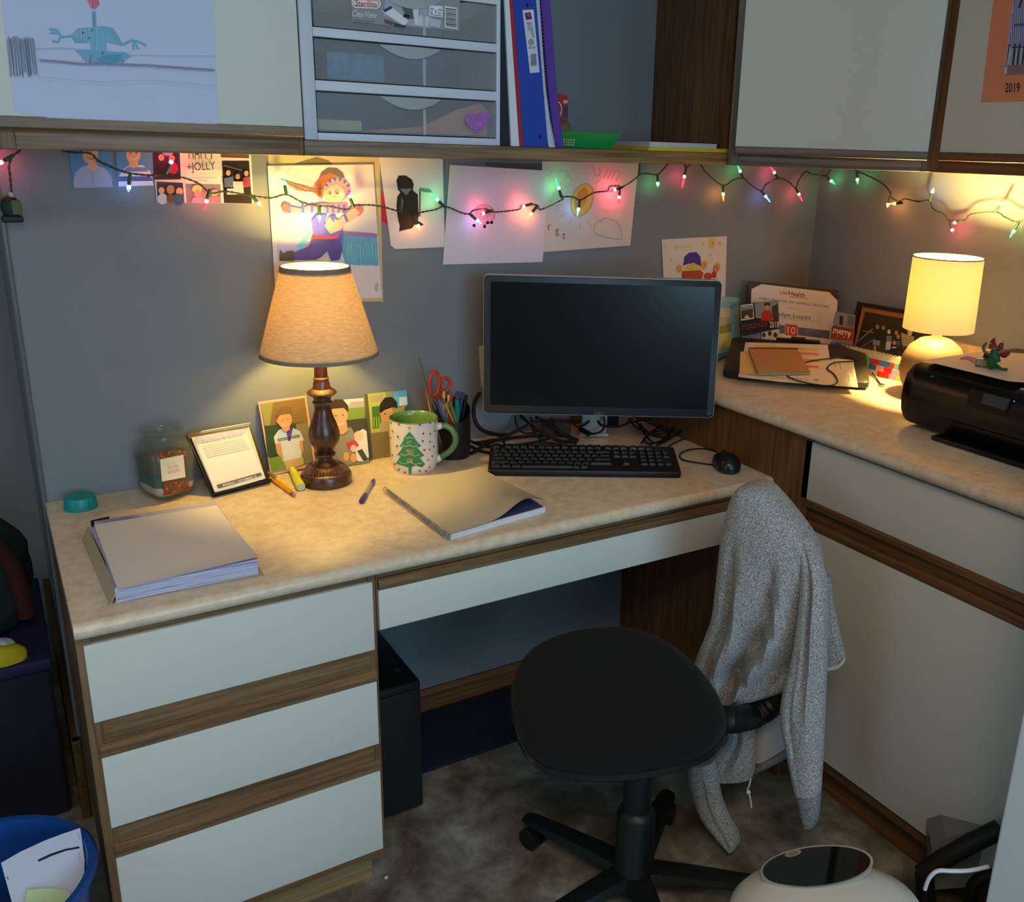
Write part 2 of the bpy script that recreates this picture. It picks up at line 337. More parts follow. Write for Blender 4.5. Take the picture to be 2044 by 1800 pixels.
# ======================= wall cabinets =======================
ZT=2.06; YW=-YU
t=thing('wall_cabinet','left wall cabinet with a white door, open shelf bay to its right','cabinet',(.237,-.16,ZU))
b=MB(); b.box(.0005,.018,YW+.018,-.0005,ZU,ZT,WZ); b.box(.456,XS1,YW+.018,-.0005,ZU,ZT,WZ); b.box(.018,.456,YW+.018,-.0005,ZU+.01,ZU+.026,WX); b.box(.0005,XS1,YW+.018,-.0005,ZT,ZT+.018,WX); part('carcass',b,t)
b=MB(); b.box(.0005,.026,YW,YW+.018,ZU,ZT,WZ,.0015); b.box(.466,XS1,YW,YW+.018,ZU,ZT,WZ,.0015); b.box(.026,.466,YW,YW+.018,ZU,ZU+.030,WX,.0015); part('face_frame',b,t)
b=MB(); b.box(-.004,.4695,YW-.016,YW-.0005,1.4895,ZT-.01,LAM,.001); d=part('door',b,t)
b=MB(); y=YW-.0005; b.prism([(-.004,y,1.489),(-.004,y-.018,1.489),(-.004,y-.018,1.474),(-.004,y-.008,1.4685),(-.004,y,1.4685)],(.473,0,0),WX); part('finger_pull',b,d,'oak strip along the door bottom')
t=thing('open_wall_shelf','open oak shelf bay between the two wall cabinets holding binders and drawers','shelf',(.97,-.16,ZU))
b=MB(); b.box(XS1+.0005,XS2-.0005,YW,-.0005,ZU,ZU+.027,wood('shelf_oak',(84,62,40),(146,114,76),0),.0015); part('shelf_board',b,t)
b=MB(); b.box(XS2,XS2+.016,YW+.016,-.0005,ZU,ZT,WD); part('side_panel',b,t)
b=MB(); b.box(XS1+.0005,XS2-.0005,YW,-.0005,ZT-.1,ZT-.08,WX); part('upper_shelf',b,t)
# diagonal corner cabinet
A=np.array([XS2-.004,YW-.003]); B=np.array([1.795,-.64]); D=(B-A)/np.linalg.norm(B-A); Nn=np.array([-D[1],D[0]]); Nn=Nn if Nn[1]<0 else -Nn
def dg(s,o,z): q=A+D*s+Nn*o; return (q[0],q[1],z)
LD=np.linalg.norm(B-A)
def dbox(b,s0,s1,o0,o1,z0,z1,M,bev=0):
    c=(np.array(dg((s0+s1)/2,(o0+o1)/2,(z0+z1)/2))); return b.obox(c,(D[0]*(s1-s0),D[1]*(s1-s0),0),(Nn[0]*(o1-o0),Nn[1]*(o1-o0),0),(0,0,z1-z0),M,bev)
t=thing('corner_wall_cabinet','angled corner wall cabinet with plain white door and oak frame','cabinet',(1.85,-.25,ZU))
b=MB(); Pp=[dg(.004,-.016,ZU)[:2],dg(LD-.004,-.016,ZU)[:2],(XC-.001,B[1]),(XC-.001,-.001),(XS2+.017,-.001),(XS2+.017,YW+.02)]
b.prism([(x,y,ZU) for x,y in Pp],(0,0,ZT-ZU),WZ); part('carcass',b,t)
GX=wood('window_lit_oak_upright',(72,60,52),(126,112,98),2); GH=wood('window_lit_oak_rail',(72,60,52),(120,104,90),0,rz=-math.atan2(B[1]-A[1],B[0]-A[0]))  # cabinet oak greyed: window light on the angled frame is put into the colour
b=MB(); dbox(b,0,.024,-.016,0,ZU,ZT,GX,.0015); dbox(b,LD-.026,LD,-.016,0,ZU,ZT,GX,.0015); dbox(b,.024,LD-.026,-.016,-.001,ZU,ZU+.024,GH,.001); part('face_frame',b,t)
b=MB(); dbox(b,.016,LD-.018,.0005,.014,1.4835,ZT-.01,LAM,.001); d=part('door',b,t)
b=MB(); dbox(b,.016,LD-.018,.0005,.018,1.4655,1.483,GH,.002); part('finger_pull',b,d)
t=thing('side_wall_cabinet','wall cabinet on the right wall with an orange child\'s drawing on its white door','cabinet',(1.95,-1.35,ZU))
b=MB(); b.box(1.797,XC-.001,-2.1,-.643,ZU,ZT,WDY); part('carcass',b,t)
b=MB(); b.box(1.781,1.797,-.668,-.641,ZU,ZT,WD,.001); b.box(1.781,1.797,-2.1,-.668,ZU,ZU+.026,WDY,.001); part('face_frame',b,t)
b=MB(); b.box(1.766,1.7805,-2.1,-.672,1.484,ZT-.01,LAM,.001); d=part('door',b,t)
b=MB(); b.box(1.763,1.7805,-2.1,-.672,1.466,1.4835,WDY,.002); part('finger_pull',b,d)
# door leaf standing open at the right edge
DL=mat('painted_door_leaf',(186,192,196),.5); b=MB(); d0,d1=np.array([1.203,-1.392,0]),np.array([1.400,-1.800,0]); dv_=d1-d0; dn_=np.array([-dv_[1],dv_[0],0])/np.linalg.norm(dv_)*.014; b.obox((d0+d1)/2+dn_/2+[0,0,1.02],dv_,dn_,(0,0,2.016),DL,.003); struct('door_1',b)
# ======================= light =======================
def lamp_light(name,loc,power,col,size,kind='POINT'):
    l=bpy.data.lights.new(name,kind); l.energy=power; l.color=col
    if kind=='POINT': l.shadow_soft_size=size
    else: l.shape='RECTANGLE'; l.size,l.size_y=size
    o=bpy.data.objects.new(name,l); COL.objects.link(o); o.location=loc; return o
o=lamp_light("window_daylight",(.45,-4.58,1.55),53,(.44,.77,1.04),(1.85,1.3),'AREA'); o.rotation_euler=(math.radians(90),0,0)
o=lamp_light("side_fill_light",(-2.57,-2.1,1.75),11,(.55,.8,1.0),(1.3,1.5),'AREA'); o.rotation_euler=(math.radians(90),0,math.radians(-90))  # added fill light from the left, the wall has no window there
o=lamp_light("overhead_fill_light",(-.2,-2.5,2.36),23,(1.0,.75,.49),(.7,.7),'AREA')  # added warm fill light from above, no fixture behind it
w=bpy.data.worlds.new('world'); w.use_nodes=True; sc.world=w; bg=w.node_tree.nodes['Background']; bg.inputs[0].default_value=(.4,.55,.7,1); bg.inputs[1].default_value=.35
sc.view_settings.view_transform='Standard'; sc.view_settings.look='None'; sc.view_settings.exposure=0; sc.view_settings.gamma=1
sc.cycles.max_bounces=8; sc.cycles.diffuse_bounces=4; sc.cycles.glossy_bounces=3; sc.cycles.transmission_bounces=6; sc.cycles.transparent_max_bounces=8
sc.cycles.caustics_reflective=False; sc.cycles.caustics_refractive=False; sc.cycles.sample_clamp_indirect=6; sc.cycles.use_denoising=True
# ======================= lamps =======================
WARM=(1.0,.66,.27)
def bulb_mat(name,col,s): return mat(name,(255,255,255),.5,emit=col,es=s)
def shade_mat(name,col,tr,weave=True):
    if name in _m: return _m[name]
    M=bpy.data.materials.new(name); M.use_nodes=True; nt=M.node_tree; nt.nodes.clear(); N=nt.nodes.new; L=nt.links.new
    o=N('ShaderNodeOutputMaterial'); mx=N('ShaderNodeMixShader'); d=N('ShaderNodeBsdfDiffuse'); q=N('ShaderNodeBsdfTranslucent'); mx.inputs[0].default_value=tr
    c=rgb(*col); d.inputs[0].default_value=c; q.inputs[0].default_value=c
    if weave:
        tc=N('ShaderNodeTexCoord'); mp=N('ShaderNodeMapping'); mp.inputs['Scale'].default_value=(70,70,420); L(tc.outputs['Object'],mp.inputs[0])
        n=N('ShaderNodeTexNoise'); n.inputs['Scale'].default_value=1; n.inputs['Detail'].default_value=4; L(mp.outputs[0],n.inputs['Vector'])
        r=N('ShaderNodeValToRGB'); r.color_ramp.elements[0].position=.3; r.color_ramp.elements[1].position=.7
        r.color_ramp.elements[0].color=tuple(x*.72 for x in c[:3])+(1,); r.color_ramp.elements[1].color=c; L(n.outputs['Fac'],r.inputs['Fac']); L(r.outputs[0],d.inputs[0]); L(r.outputs[0],q.inputs[0])
    L(d.outputs[0],mx.inputs[1]); L(q.outputs[0],mx.inputs[2]); L(mx.outputs[0],o.inputs[0]); _m[name]=M; return M
def ring_wall(b,c,r0,r1,z0,z1,M,th=.001,n=48):
    b.lathe([(r0,z0),(r1,z1),(r1-th,z1),(r0-th,z0),(r0,z0)],c,M,n,cap=False)
L1=(.5341,-.1394,ZD)
BRZ=ramp2('bronze_turned_wood',[(.35,(44,24,16)),(.7,(84,50,32))],9,.28,5,spec=.6)
t=thing('table_lamp','table lamp with turned bronze-brown base and oatmeal linen shade','lamp',L1)
BS=[(.0535,0),(.0545,.006),(.0545,.020),(.052,.025),(.047,.027)]
b=MB(); b.lathe([(.0001,.0)]+BS+[(.044,.030),(.0001,.030)],L1,BRZ,56); part('base',b,t)
b=MB(); b.lathe([(.046,.028),(.043,.034),(.034,.040),(.030,.042)],L1,BRZ,56,cap=True)
for i in range(40):
    a=2*math.pi*i/40; q=np.array([math.cos(a),math.sin(a),0]); b.tube([np.array(L1)+q*.046+[0,0,.029],np.array(L1)+q*.041+[0,0,.0365],np.array(L1)+q*.033+[0,0,.0415]],.0017,mat('worn_bronze',(120,84,52),.35,.3),6)
part('ribbed_collar',b,t)
b=MB(); b.lathe([(.030,.041),(.027,.046),(.017,.052),(.0145,.058),(.017,.061),(.0225,.063),(.023,.067),(.020,.070),(.0165,.072),(.022,.080),(.0305,.092),(.0335,.105),(.0325,.118),(.028,.134),(.022,.150),(.018,.164),(.017,.172),(.0175,.177),(.0205,.180),(.0215,.183),(.018,.187),(.019,.194),(.030,.201),(.0315,.204),(.029,.208),(.020,.213),(.0175,.219),(.0175,.225),(.0155,.229),(.0165,.235),(.014,.238),(.0135,.262),(.0145,.300),(.0001,.300)],L1,BRZ,48); part('turned_stem',b,t)
LIN=shade_mat('oatmeal_linen',(232,210,170),.30); TRM=mat('shade_trim',(138,122,106),.9)
b=MB(); ring_wall(b,L1,.1205,.0700,.293,.468,LIN,.0012,64); s=part('shade',b,t)
b=MB(); ring_wall(b,L1,.1222,.1198,.286,.2945,TRM,.003,64); part('shade_trim',b,s,'grey-brown band on the lower rim')
b=MB(); ring_wall(b,L1,.0722,.0704,.459,.4715,TRM,.003,64); part('shade_trim',b,s,'grey-brown band on the upper rim')
b=MB(); b.lathe([(.0001,.299),(.014,.299),(.014,.350),(.019,.352),(.019,.372),(.0001,.373)],L1,SILV,24); part('socket',b,t)
b=MB(); b.lathe([(.0001,.372),(.012,.372),(.015,.386),(.026,.410),(.027,.420),(.020,.436),(.0001,.444)],L1,bulb_mat('lit_warm_bulb',(255,214,112),340),24); part('bulb',b,t)
b=MB()
for k in range(3):
    a=2*math.pi*k/3; b.tube([np.array(L1)+[.0,.0,.455],np.array(L1)+[.0695*math.cos(a),.0695*math.sin(a),.461]],.0012,SILV,6)
b.tube([np.array(L1)+[0,0,.446],np.array(L1)+[0,0,.457]],.003,SILV,6); part('shade_spider',b,t)
# drum lamp on the side counter
L2=(1.90,-.6347,ZC)
t=thing('drum_table_lamp','small table lamp with cream drum shade and round tan ceramic base by the printer','lamp',L2)
TAN=ramp2('tan_ceramic',[(.3,(128,98,70)),(.7,(146,114,84))],14,.55,4)
b=MB(); b.lathe([(.0001,0),(.045,0),(.060,.012),(.072,.035),(.078,.065),(.074,.095),(.060,.122),(.038,.140),(.016,.147),(.0001,.148)],L2,TAN,48); part('base',b,t)
b=MB(); b.lathe([(.0001,.146),(.012,.146),(.012,.186),(.018,.188),(.020,.236),(.0001,.237)],L2,mat('translucent_plastic_neck',(224,214,180),.3),24); part('neck',b,t)
CRM=shade_mat('cream_fabric',(250,240,204),.25,False)
b=MB(); ring_wall(b,L2,.0825,.0800,.165,.338,CRM,.0012,64); s=part('shade',b,t)
b=MB(); ring_wall(b,L2,.0808,.0807,.3365,.3395,mat('gold_trim',(150,112,60),.5),.002,64); part('shade_trim',b,s)
b=MB(); b.lathe([(.0001,.236),(.011,.236),(.014,.246),(.024,.270),(.025,.282),(.018,.298),(.0001,.306)],L2,bulb_mat('lit_warm_bulb_small',(255,214,126),1750),24); part('bulb',b,t)
# ======================= monitor, keyboard, mouse =======================
KS=.980; mc=CP+(np.array([1.18900,-.22889,1.01122])-CP)*KS; yaw,tl=-.53390,.04138
mr=np.array([math.cos(yaw),math.sin(yaw),0]); mf=np.array([math.sin(yaw),-math.cos(yaw),0]); mu=np.array([0,0,1])*math.cos(tl)-mf*math.sin(tl); mn=np.cross(mr,mu); mn=mn if np.dot(mn,mf)>0 else -mn
t=thing('computer_monitor','wide black flat computer monitor, switched off, on a silver stand','monitor',(mc[0],mc[1],ZD))
def mbx(b,x0,x1,z0,z1,d0,d1,M,bev=0): c=mc+(mr*(x0+x1)/2+mu*(z0+z1)/2)*KS+mn*(d0+d1)/2; return b.obox(c,mr*(x1-x0)*KS,mu*(z1-z0)*KS,mn*(d1-d0),M,bev)
def rrect(w,h,r,n=6):
    P=[]
    for cx,cz,a0 in ((w/2-r,h/2-r,0),(-w/2+r,h/2-r,90),(-w/2+r,-h/2+r,180),(w/2-r,-h/2+r,270)):
        for i in range(n+1):
            a=math.radians(a0+90*i/n); P.append((cx+r*math.cos(a),cz+r*math.sin(a)))
    return P
def mring(w,h,r,d): return [mc+(mr*x+mu*z)*KS+mn*d for x,z in rrect(w,h,r)]
b=MB(); b.ring([mring(.50,.27,.012,-.050),mring(.558,.328,.012,-.034),mring(.566,.336,.012,-.028),mring(.566,.336,.012,-.001)],mat('silver_edge_shell',(156,158,156),.4,.5)); part('shell',b,t,'thin silver outer edge')
b=MB(); b.ring([mring(.5625,.3325,.011,-.001),mring(.5625,.3325,.011,.002),mring(.560,.330,.010,.003)],mat('bezel_plastic',(40,46,54),.42)); bz=part('bezel',b,t)
b=MB(); mbx(b,-.2655,.2655,-.1455,.152,.0028,.0034,mat('screen_glass',(10,14,18),.22,spec=.45)); part('screen',b,t)
pl=(mc+mn*.0036,mn)
sh=Sheet(pl,[(1,1)],(10,10,10)); sh.base=MB()
sh.pr=MB(); sh.pr.flat=True; sh.text('DELL',(1187,822),(1208,822.5),(1187,828.5),(96,104,112),True); part('logo_print',sh.pr,bz)
b=MB(); c=mc+(mr*.270-mu*.155)*KS; b.lathe([(.0001,0),(.006,0),(.006,.0012),(.0001,.0012)],c+mn*.003,mat('button_ring',(64,74,92),.3),20,axis=mn); part('power_button',b,t)
b=MB(); sc_=np.array([1.245,-.125,0]); sr=mr
b.obox(np.array([1.2502,-.1195,.905]),mr*.066,mf*.020,(0,0,.29),SILV,.003); n_=part('stand_neck',b,t)
b=MB(); b.obox(mc-mn*.055,mr*.13,mu*.13,mn*.03,BLKM,.006); part('mount_plate',b,t)
b=MB(); b.obox(np.array([1.2502,-.1195,ZD+.006])-mf*.02,mr*.078,mf*.07,(0,0,.011),SILV,.003); part('stand_base',b,t)
# keyboard
kc=np.array([1.090,-.3209]); ky=-.51392; kr=np.array([math.cos(ky),math.sin(ky),0]); kb_=np.array([-math.sin(ky),math.cos(ky),0])
t=thing('keyboard','black full-size wired keyboard in front of the monitor','keyboard',(kc[0],kc[1],ZD))
slope=(.785-.765)/.135; ku=np.array([0,0,1])-kb_*slope; ku/=np.linalg.norm(ku); kd=kb_+np.array([0,0,slope]); kd/=np.linalg.norm(kd); K0=np.array([kc[0],kc[1],.772])
b=MB(); 
R_=[]
for w_,d_,h_ in ((.440,.132,-.014),(.443,.135,-.008),(.443,.135,.000),(.439,.131,.003)):
    R_.append([K0+kr*x+kd*y+ku*h_ for x,y in rrect(w_,d_,.006,3)])
b.ring(R_,mat('keyboard_shell',(17,18,20),.5)); part('case',b,t)
for sx in (-1,1): b=MB(); b.obox(K0+kr*sx*.19+kd*.055-np.array([0,0,.0175]),kr*.02,kd*.008,(0,0,.020),BLKM); part('rear_foot',b,t)
KM=mat('key_plastic',(22,23,25),.45); KM2=mat('media_key_plastic',(44,48,54),.4)
def keymesh(wu,M):
    b=MB(); w0,w1=wu*.019-.0015,wu*.019-.005
    R_=[[K0*0+kr*x+kd*y+ku*h for x,y in rrect(w,d,.0018,2)] for w,d,h in ((w0,.0175,0),(w0,.0175,.0015),(w1,.0135,.006),(w1-.002,.0115,.0065))]
    b.ring(R_,M); me=bpy.data.meshes.new('key'); me.from_pydata([tuple(v) for v in b.v],[],b.f); me.materials.append(M); return me
kms={}; legend=MB(); legend.flat=True; LG=mat('key_legend',(150,154,158),.6)
rows=[(.052,[1]+[-.5]+[1]*4+[-.25]+[1]*4+[-.25]+[1]*4+[-.3]+[1]*3+[-.3]+[1,1,1]),(.0285,[1]*13+[2]+[-.3]+[1]*3+[-.3]+[1]*4),(.0095,[1.5]+[1]*12+[1.5]+[-.3]+[1]*3+[-.3]+[1]*3+[1]),(-.0095,[1.75]+[1]*11+[2.25]+[-.3]+[-3]+[-.3]+[1]*3),(-.0285,[2.25]+[1]*10+[2.75]+[-.3]+[-1]+[1]+[-1]+[-.3]+[1]*4),(-.0475,[1.25]*3+[6.25]+[1]*4+[-.3]+[1]*3+[-.3]+[2]+[1])]
nk=0
for y,row in rows:
    x=-.216
    for k in row:
        wu=abs(k)
        if k>0 and nk<100:
            M=KM2 if (y>.05 and x>.07 and x<.14) else KM
            key=(wu,M.name)
            if key not in kms: kms[key]=keymesh(wu,M)
            o=bpy.data.objects.new('key',kms[key]); COL.objects.link(o); o.parent=t; p=K0+kr*(x+wu*.0095)+kd*y+ku*.0028; o.location=tuple(p-np.array(t.location)); nk+=1
            if wu<3:
                q=p+ku*.0068-kr*.003*(1 if wu<=1 else 2)+kd*.002; legend.add([q-kr*.0014-kd*.0013,q+kr*.0014-kd*.0013,q+kr*.0014+kd*.0013,q-kr*.0014+kd*.0013],[(0,1,2,3)],LG)
        x+=wu*.0186
part('lettering_print',legend,t)
# mouse
t=thing('computer_mouse','black optical mouse on the right end of the desk','mouse',(1.395,-.475,ZD))
ma=math.radians(62); mx_=np.array([math.cos(ma),math.sin(ma),0]); my_=np.array([-mx_[1],mx_[0],0]); mo=np.array([1.393,-.478,ZD])
def mr_(sx,sy,h): return [mo+mx_*sx*math.cos(a)*abs(math.cos(a))**-.2+my_*sy*math.sin(a)*abs(math.sin(a))**-.2+np.array([0,0,h+0.006*math.cos(a)*(-1)*(h>.01)]) for a in [2*math.pi*i/32+.01 for i in range(32)]]
b=MB(); b.ring([mr_(.050,.027,.001),mr_(.055,.031,.006),mr_(.055,.031,.014),mr_(.048,.028,.026),mr_(.036,.021,.034),mr_(.018,.010,.037)],mat('mouse_plastic',(24,26,30),.28)); part('body',b,t)
b=MB(); b.lathe([(.0001,-.003),(.006,-.003),(.0065,0),(.006,.003),(.0001,.003)],mo+mx_*.034+np.array([0,0,.029]),RUB,16,axis=my_); part('scroll_wheel',b,t)
b=MB(); P=spline([mo+mx_*.055+[0,0,.01],aZ(1440,905,ZD+.004),aZ(1410,896,ZD+.003),aZ(1378,897,ZD+.003),aZ(1358,906,ZD+.003),aZ(1362,917,ZD+.003),aZ(1390,923,ZD+.003),aZ(1425,928,ZD+.003)]); b.tube(P,.0019,RUB,8)
P=spline([aZ(1335,890,ZD+.003),aZ(1350,882,ZD+.004),aZ(1372,874,ZD+.004),aZ(1395,877,ZD+.004),aZ(1420,889,ZD+.003),aZ(1443,908,ZD+.003)]); b.tube(P,.0018,RUB,8); part('cord',b,t)
# ======================= desk cables =======================
def cable(pts,r,label,z=None,name='cable'):
    P=[]
    for q in pts:
        P.append(aZ(q[0],q[1],q[2]) if len(q)==3 else aY(q[0],q[1],-.06))
    b=MB(); b.tube(spline(P,7),r*1.25,RUB,8); return single(name,b,label,'cable','loose cables under the monitor')
random.seed(3)
z=ZD+.004
cable([(965,775,.87),(948,800,.86),(946,830,.83),(958,855,.80),(985,866,.775),(1012,868,.765)],.0042,'thick black cable looping out left of the monitor beside the pen cup')
cable([(940,905,z),(975,885,z+.01),(1015,868,z+.02),(1050,850,z+.035),(1080,835,z+.05)],.0035,'grey-black power cable rising from the desk behind the keyboard')
cable([(938,880,z),(980,892,z),(1030,888,z),(1080,880,z+.006),(1100,872,z+.01)],.0028,'black cable lying flat between pen cup and stand')
cable([(938,890,z),(960,900,z),(985,905,z)],.003,'short black cable end beside the pen cup')
cable([(1040,830,.80),(1060,848,.79),(1085,866,.775),(1120,880,.757),(1152,882,.757)],.0034,'black cable crossing down from the monitor underside')
cable([(1070,832,.80),(1100,850,.79),(1130,868,.77),(1155,878,.757)],.0034,'second black cable crossing down behind the first')
cable([(1028,830,.80),(1032,850,.785),(1046,864,.77),(1075,860,.775),(1100,838,.80)],.0022,'thin black cord hanging in a U under the monitor')
cable([(1140,832,.80),(1150,850,.79),(1170,846,.79),(1182,830,.80)],.0022,'thin cord looped in front of the silver neck')
cable([(1190,832,.80),(1200,848,.788),(1225,852,.786),(1250,846,.79),(1262,836,.80)],.0026,'black cord drooping right of the silver neck')
cable([(1100,836,.80),(1112,856,.785),(1134,874,.765),(1148,884,.757)],.003,'black cable falling left of the silver neck')
cable([(950,884,z),(990,878,z+.004),(1040,872,z+.004),(1095,868,z+.004)],.0034,'thick black cable lying furthest back left of the neck')
cable([(1060,834,.80),(1066,862,.78),(1090,884,.760),(1128,890,.757)],.0026,'thin cable dropping to the keyboard\'s back edge')
cable([(1010,870,z),(1006,884,z),(1018,896,z)],.002,'short thin cord bent down by the keyboard\'s back')
t=thing('power_cable','black cable with a barrel connector curling by the monitor neck','cable',aZ(1185,870,ZD),'loose cables under the monitor')
b=MB(); b.tube(spline([aZ(1205,832,.81),aZ(1207,850,.79),aZ(1198,862,.778),aZ(1182,866,.772),aZ(1172,864,.772)],6),.003,RUB,8); part('cord',b,t)
b=MB(); b.tube([aZ(1176,866,.772),aZ(1158,856,.776)],.007,BLK,14); part('connector',b,t)
cable([(1150,892,z),(1100,884,z+.02),(1060,885,z+.02),(1010,890,z+.012),(985,893,z)],.0022,'thin keyboard cord running along the back of the keyboard')
PC=[[(1262,842),(1300,836),(1345,832),(1360,850),(1352,866),(1320,872),(1290,860),(1278,846)],[(1270,840),(1290,870),(1310,884),(1335,866),(1350,840)],[(1280,884),(1300,862),(1330,846),(1358,842),(1356,862),(1325,878),(1296,886)],[(1300,888),(1285,876),(1320,858),(1340,872),(1312,888)],[(1255,836),(1275,856),(1310,866),(1345,862)]]
for i,p_ in enumerate(PC):
    cable([(u,v,z+.006+.01*random.random()) for u,v in p_],.0022,['heaped black cord loop on the desk right of the monitor neck','black cord trailing down through the cable heap','flat coil of black cord at the front of the heap','small knot of cord at the front of the heap','straight cord lying across the cable heap'][i])
b=MB(); b.box(1.28,1.36,-.075,-.02,ZD,ZD+.036,BLKM,.004); single('power_adapter',b,'black brick power adapter behind the monitor neck','adapter')
b=MB(); b.obox((1.165,-.07,ZD+.02),mr*.075,mf*.04,(0,0,.038),mat('dark_cardboard',(74,56,42),.8),.002); single('small_box',b,'small brown box under the monitor behind the cables','box')
s_=Sheet(((0,-.004,0),EY),[(957,690),(1000,692),(1002,776),(961,772)],(214,204,168),.004); s_.build('wall_plate','cream plate on the wall behind the monitor\'s left edge','wall plate')

# ======================= papers on the back wall =======================
def wp(y): return ((0,y,0),EY)
SK=(226,170,136); HR=(58,40,30)
# left portraits
s=Sheet(wp(-.0015),[(135,285),(223,285),(226,374),(148,376)],(92,140,186))
s.poly([(146,366),(150,345),(163,332),(190,328),(212,338),(222,352),(225,373),(148,375)],(168,172,198)); s.poly([(176,324),(193,324),(194,336),(184,343),(175,334)],SK); s.ell(180,306,16,21,SK); s.poly([(162,300),(163,287),(200,287),(200,302),(195,294),(170,294)],HR)
s.line([(184,342),(186,372)],1.2,(130,136,166)); s.line([(174,315),(181,318),(189,315)],1.4,(150,80,70))
s.build('photo','school portrait of a child in a grey buttoned shirt, taped up under the cabinet','photo','school portraits under the left cabinet')
s=Sheet(wp(-.0015),[(229,285),(303,285),(307,372),(236,374)],(92,140,186))
s.poly([(236,372),(238,350),(248,336),(262,328),(286,330),(300,342),(307,370)],(226,226,230))
s.poly([(238,352),(301,352),(305,361),(236,362)],(90,98,160)); s.poly([(240,343),(256,333),(292,334),(297,342)],(120,130,176))
s.poly([(258,320),(275,320),(276,332),(266,336),(257,330)],SK); s.ell(266,307,15,20,SK); s.poly([(248,302),(250,286),(282,286),(283,300),(278,294),(254,294)],HR)
s.line([(259,314),(266,319),(275,314)],1.8,(236,230,226)); s.ell(261,305,1.6,1.2,(40,28,24)); s.ell(272,305,1.6,1.2,(40,28,24))
s.build('photo','school portrait of a smiling child in a blue and white striped shirt under the cabinet','photo','school portraits under the left cabinet')
# collage greeting card
s=Sheet(wp(-.0015),[(303,285),(500,288),(506,406),(313,404)],(232,226,214))
s.poly([(304,286),(358,287),(361,358),(308,359)],(58,36,56)); s.poly([(312,362),(365,365),(368,404),(315,403)],(70,58,60)); s.poly([(370,367),(440,368),(441,405),(373,404)],(140,128,140)); s.poly([(443,321),(497,321),(503,406),(447,405)],(38,32,30)); s.poly([(440,288),(497,289),(497,316),(441,314)],(110,70,60))
for x,y,r,c in ((322,314,6,(196,140,120)),(343,316,6,(196,140,120)),(324,334,11,(40,26,44)),(345,336,11,(150,40,70)),(335,296,14,(150,150,196))): s.ell(x,y,r,r*1.1,c)
for x,y,r,c in ((322,380,6,SK),(358,382,7,SK),(324,397,10,(196,206,220)),(356,398,11,(66,92,130)),(340,378,8,(176,142,90)),(340,396,8,(120,76,60))): s.ell(x,y,r,r*1.1,c)
s.ell(393,377,10,8,(232,206,120)); s.ell(394,386,7,8,(226,150,130)); s.poly([(384,395),(404,393),(407,404),(382,404)],(232,140,180)); s.ell(428,385,7,7,SK); s.poly([(416,392),(440,392),(441,404),(414,404)],(160,120,140))
for x,y,c in ((455,345,SK),(491,346,SK),(474,352,(206,160,130)),(461,368,SK),(490,368,SK)): s.ell(x,y,4.5,5.5,c)
s.poly([(446,356),(464,352),(468,372),(448,374)],(86,98,130)); s.poly([(484,354),(498,352),(500,372),(484,374)],(170,70,90)); s.poly([(464,362),(484,362),(486,386),(466,388)],(206,190,190)); s.poly([(452,376),(470,376),(470,388),(452,388)],(176,196,220)); s.line([(446,330),(482,340)],1,(150,140,130))
s.text('HAPPY',(374,291),(425,292),(376,316),(74,64,54)); s.text('+JOLLY',(372,325),(428,322),(374,346),(74,64,54))
s.line([(372,355),(432,354)],1,(170,160,140)); s.line([(392,360),(414,360)],1,(170,160,140))
s.build('greeting_card','holiday photo collage card reading HAPPY + JOLLY on the wall below the cabinet','card')
# backing board with yellow sheet, running figure drawing
s=Sheet(wp(-.0012),[(533,280),(757,284),(765,602),(556,600)],(206,190,140),.001)
s.poly([(585,327),(632,313),(656,320),(665,328)],(120,116,80)); s.build('cardboard_backing','tan sheet pinned behind the drawing of a running figure','paper')
s=Sheet(wp(-.004),[(534,331),(745,328),(762,594),(551,603)],PAPER)
V1,O1,P1_,B1=(96,92,200),(196,110,70),(240,170,160),(92,96,204)
s.poly([(553,470),(553,506),(560,518),(620,520),(620,490),(610,478)],(214,206,232)); s.poly([(590,492),(618,460),(622,464),(600,500)],(120,206,232))
s.poly([(678,462),(752,470),(756,530),(690,528),(682,500)],(112,182,214)); s.hatch([(680,474),(752,474),(756,530),(690,528),(682,500)],(86,164,206),4,1.2,3); s.poly([(680,460),(753,466),(753,474),(680,470)],(160,130,190)); s.hatch([(690,490),(753,480),(755,512),(690,520)],(140,196,200),6,1.6,5,4)
s.poly([(630,372),(641,344),(655,335),(672,336),(684,345),(688,356),(670,352),(650,362)],(110,100,86))
s.hatch([(560,358),(592,366),(622,374),(640,352),(660,345),(672,350),(648,372),(640,392),(622,384),(590,380)],O1,1.8,1.4); s.line([(560,357),(592,368),(625,378),(643,376)],2,(120,104,86)); s.line([(575,366),(605,380),(640,384)],2,(120,104,86)); s.hatch([(626,384),(646,380),(644,398)],O1,2,1.4)
s.ell(672,380,27,24,P1_); s.ell(667,388,21,21,(236,196,166))
for a in (-150,-125,-100,-75,-50,-25,5,30):
    a=math.radians(a); s.line([(672+21*math.cos(a),380+19*math.sin(a)),(672+27*math.cos(a),380+25*math.sin(a))],4.5,V1)
s.oval(657,385,3,3.2,.9,(110,76,60)); s.oval(671,384,3.2,3.4,.9,(110,76,60)); s.ell(658,386,1.4,1.6,(90,60,50)); s.ell(672,385,1.5,1.7,(90,60,50)); s.line([(663,395),(666,391),(670,394)],.9,(120,80,70)); s.oval(669,386,20,19,.7,(190,130,110))
s.poly([(561,415),(572,406),(580,412),(600,416),(616,410),(640,406),(690,406),(692,420),(668,426),(640,424),(616,420),(600,424),(576,426),(570,426)],(236,150,160))
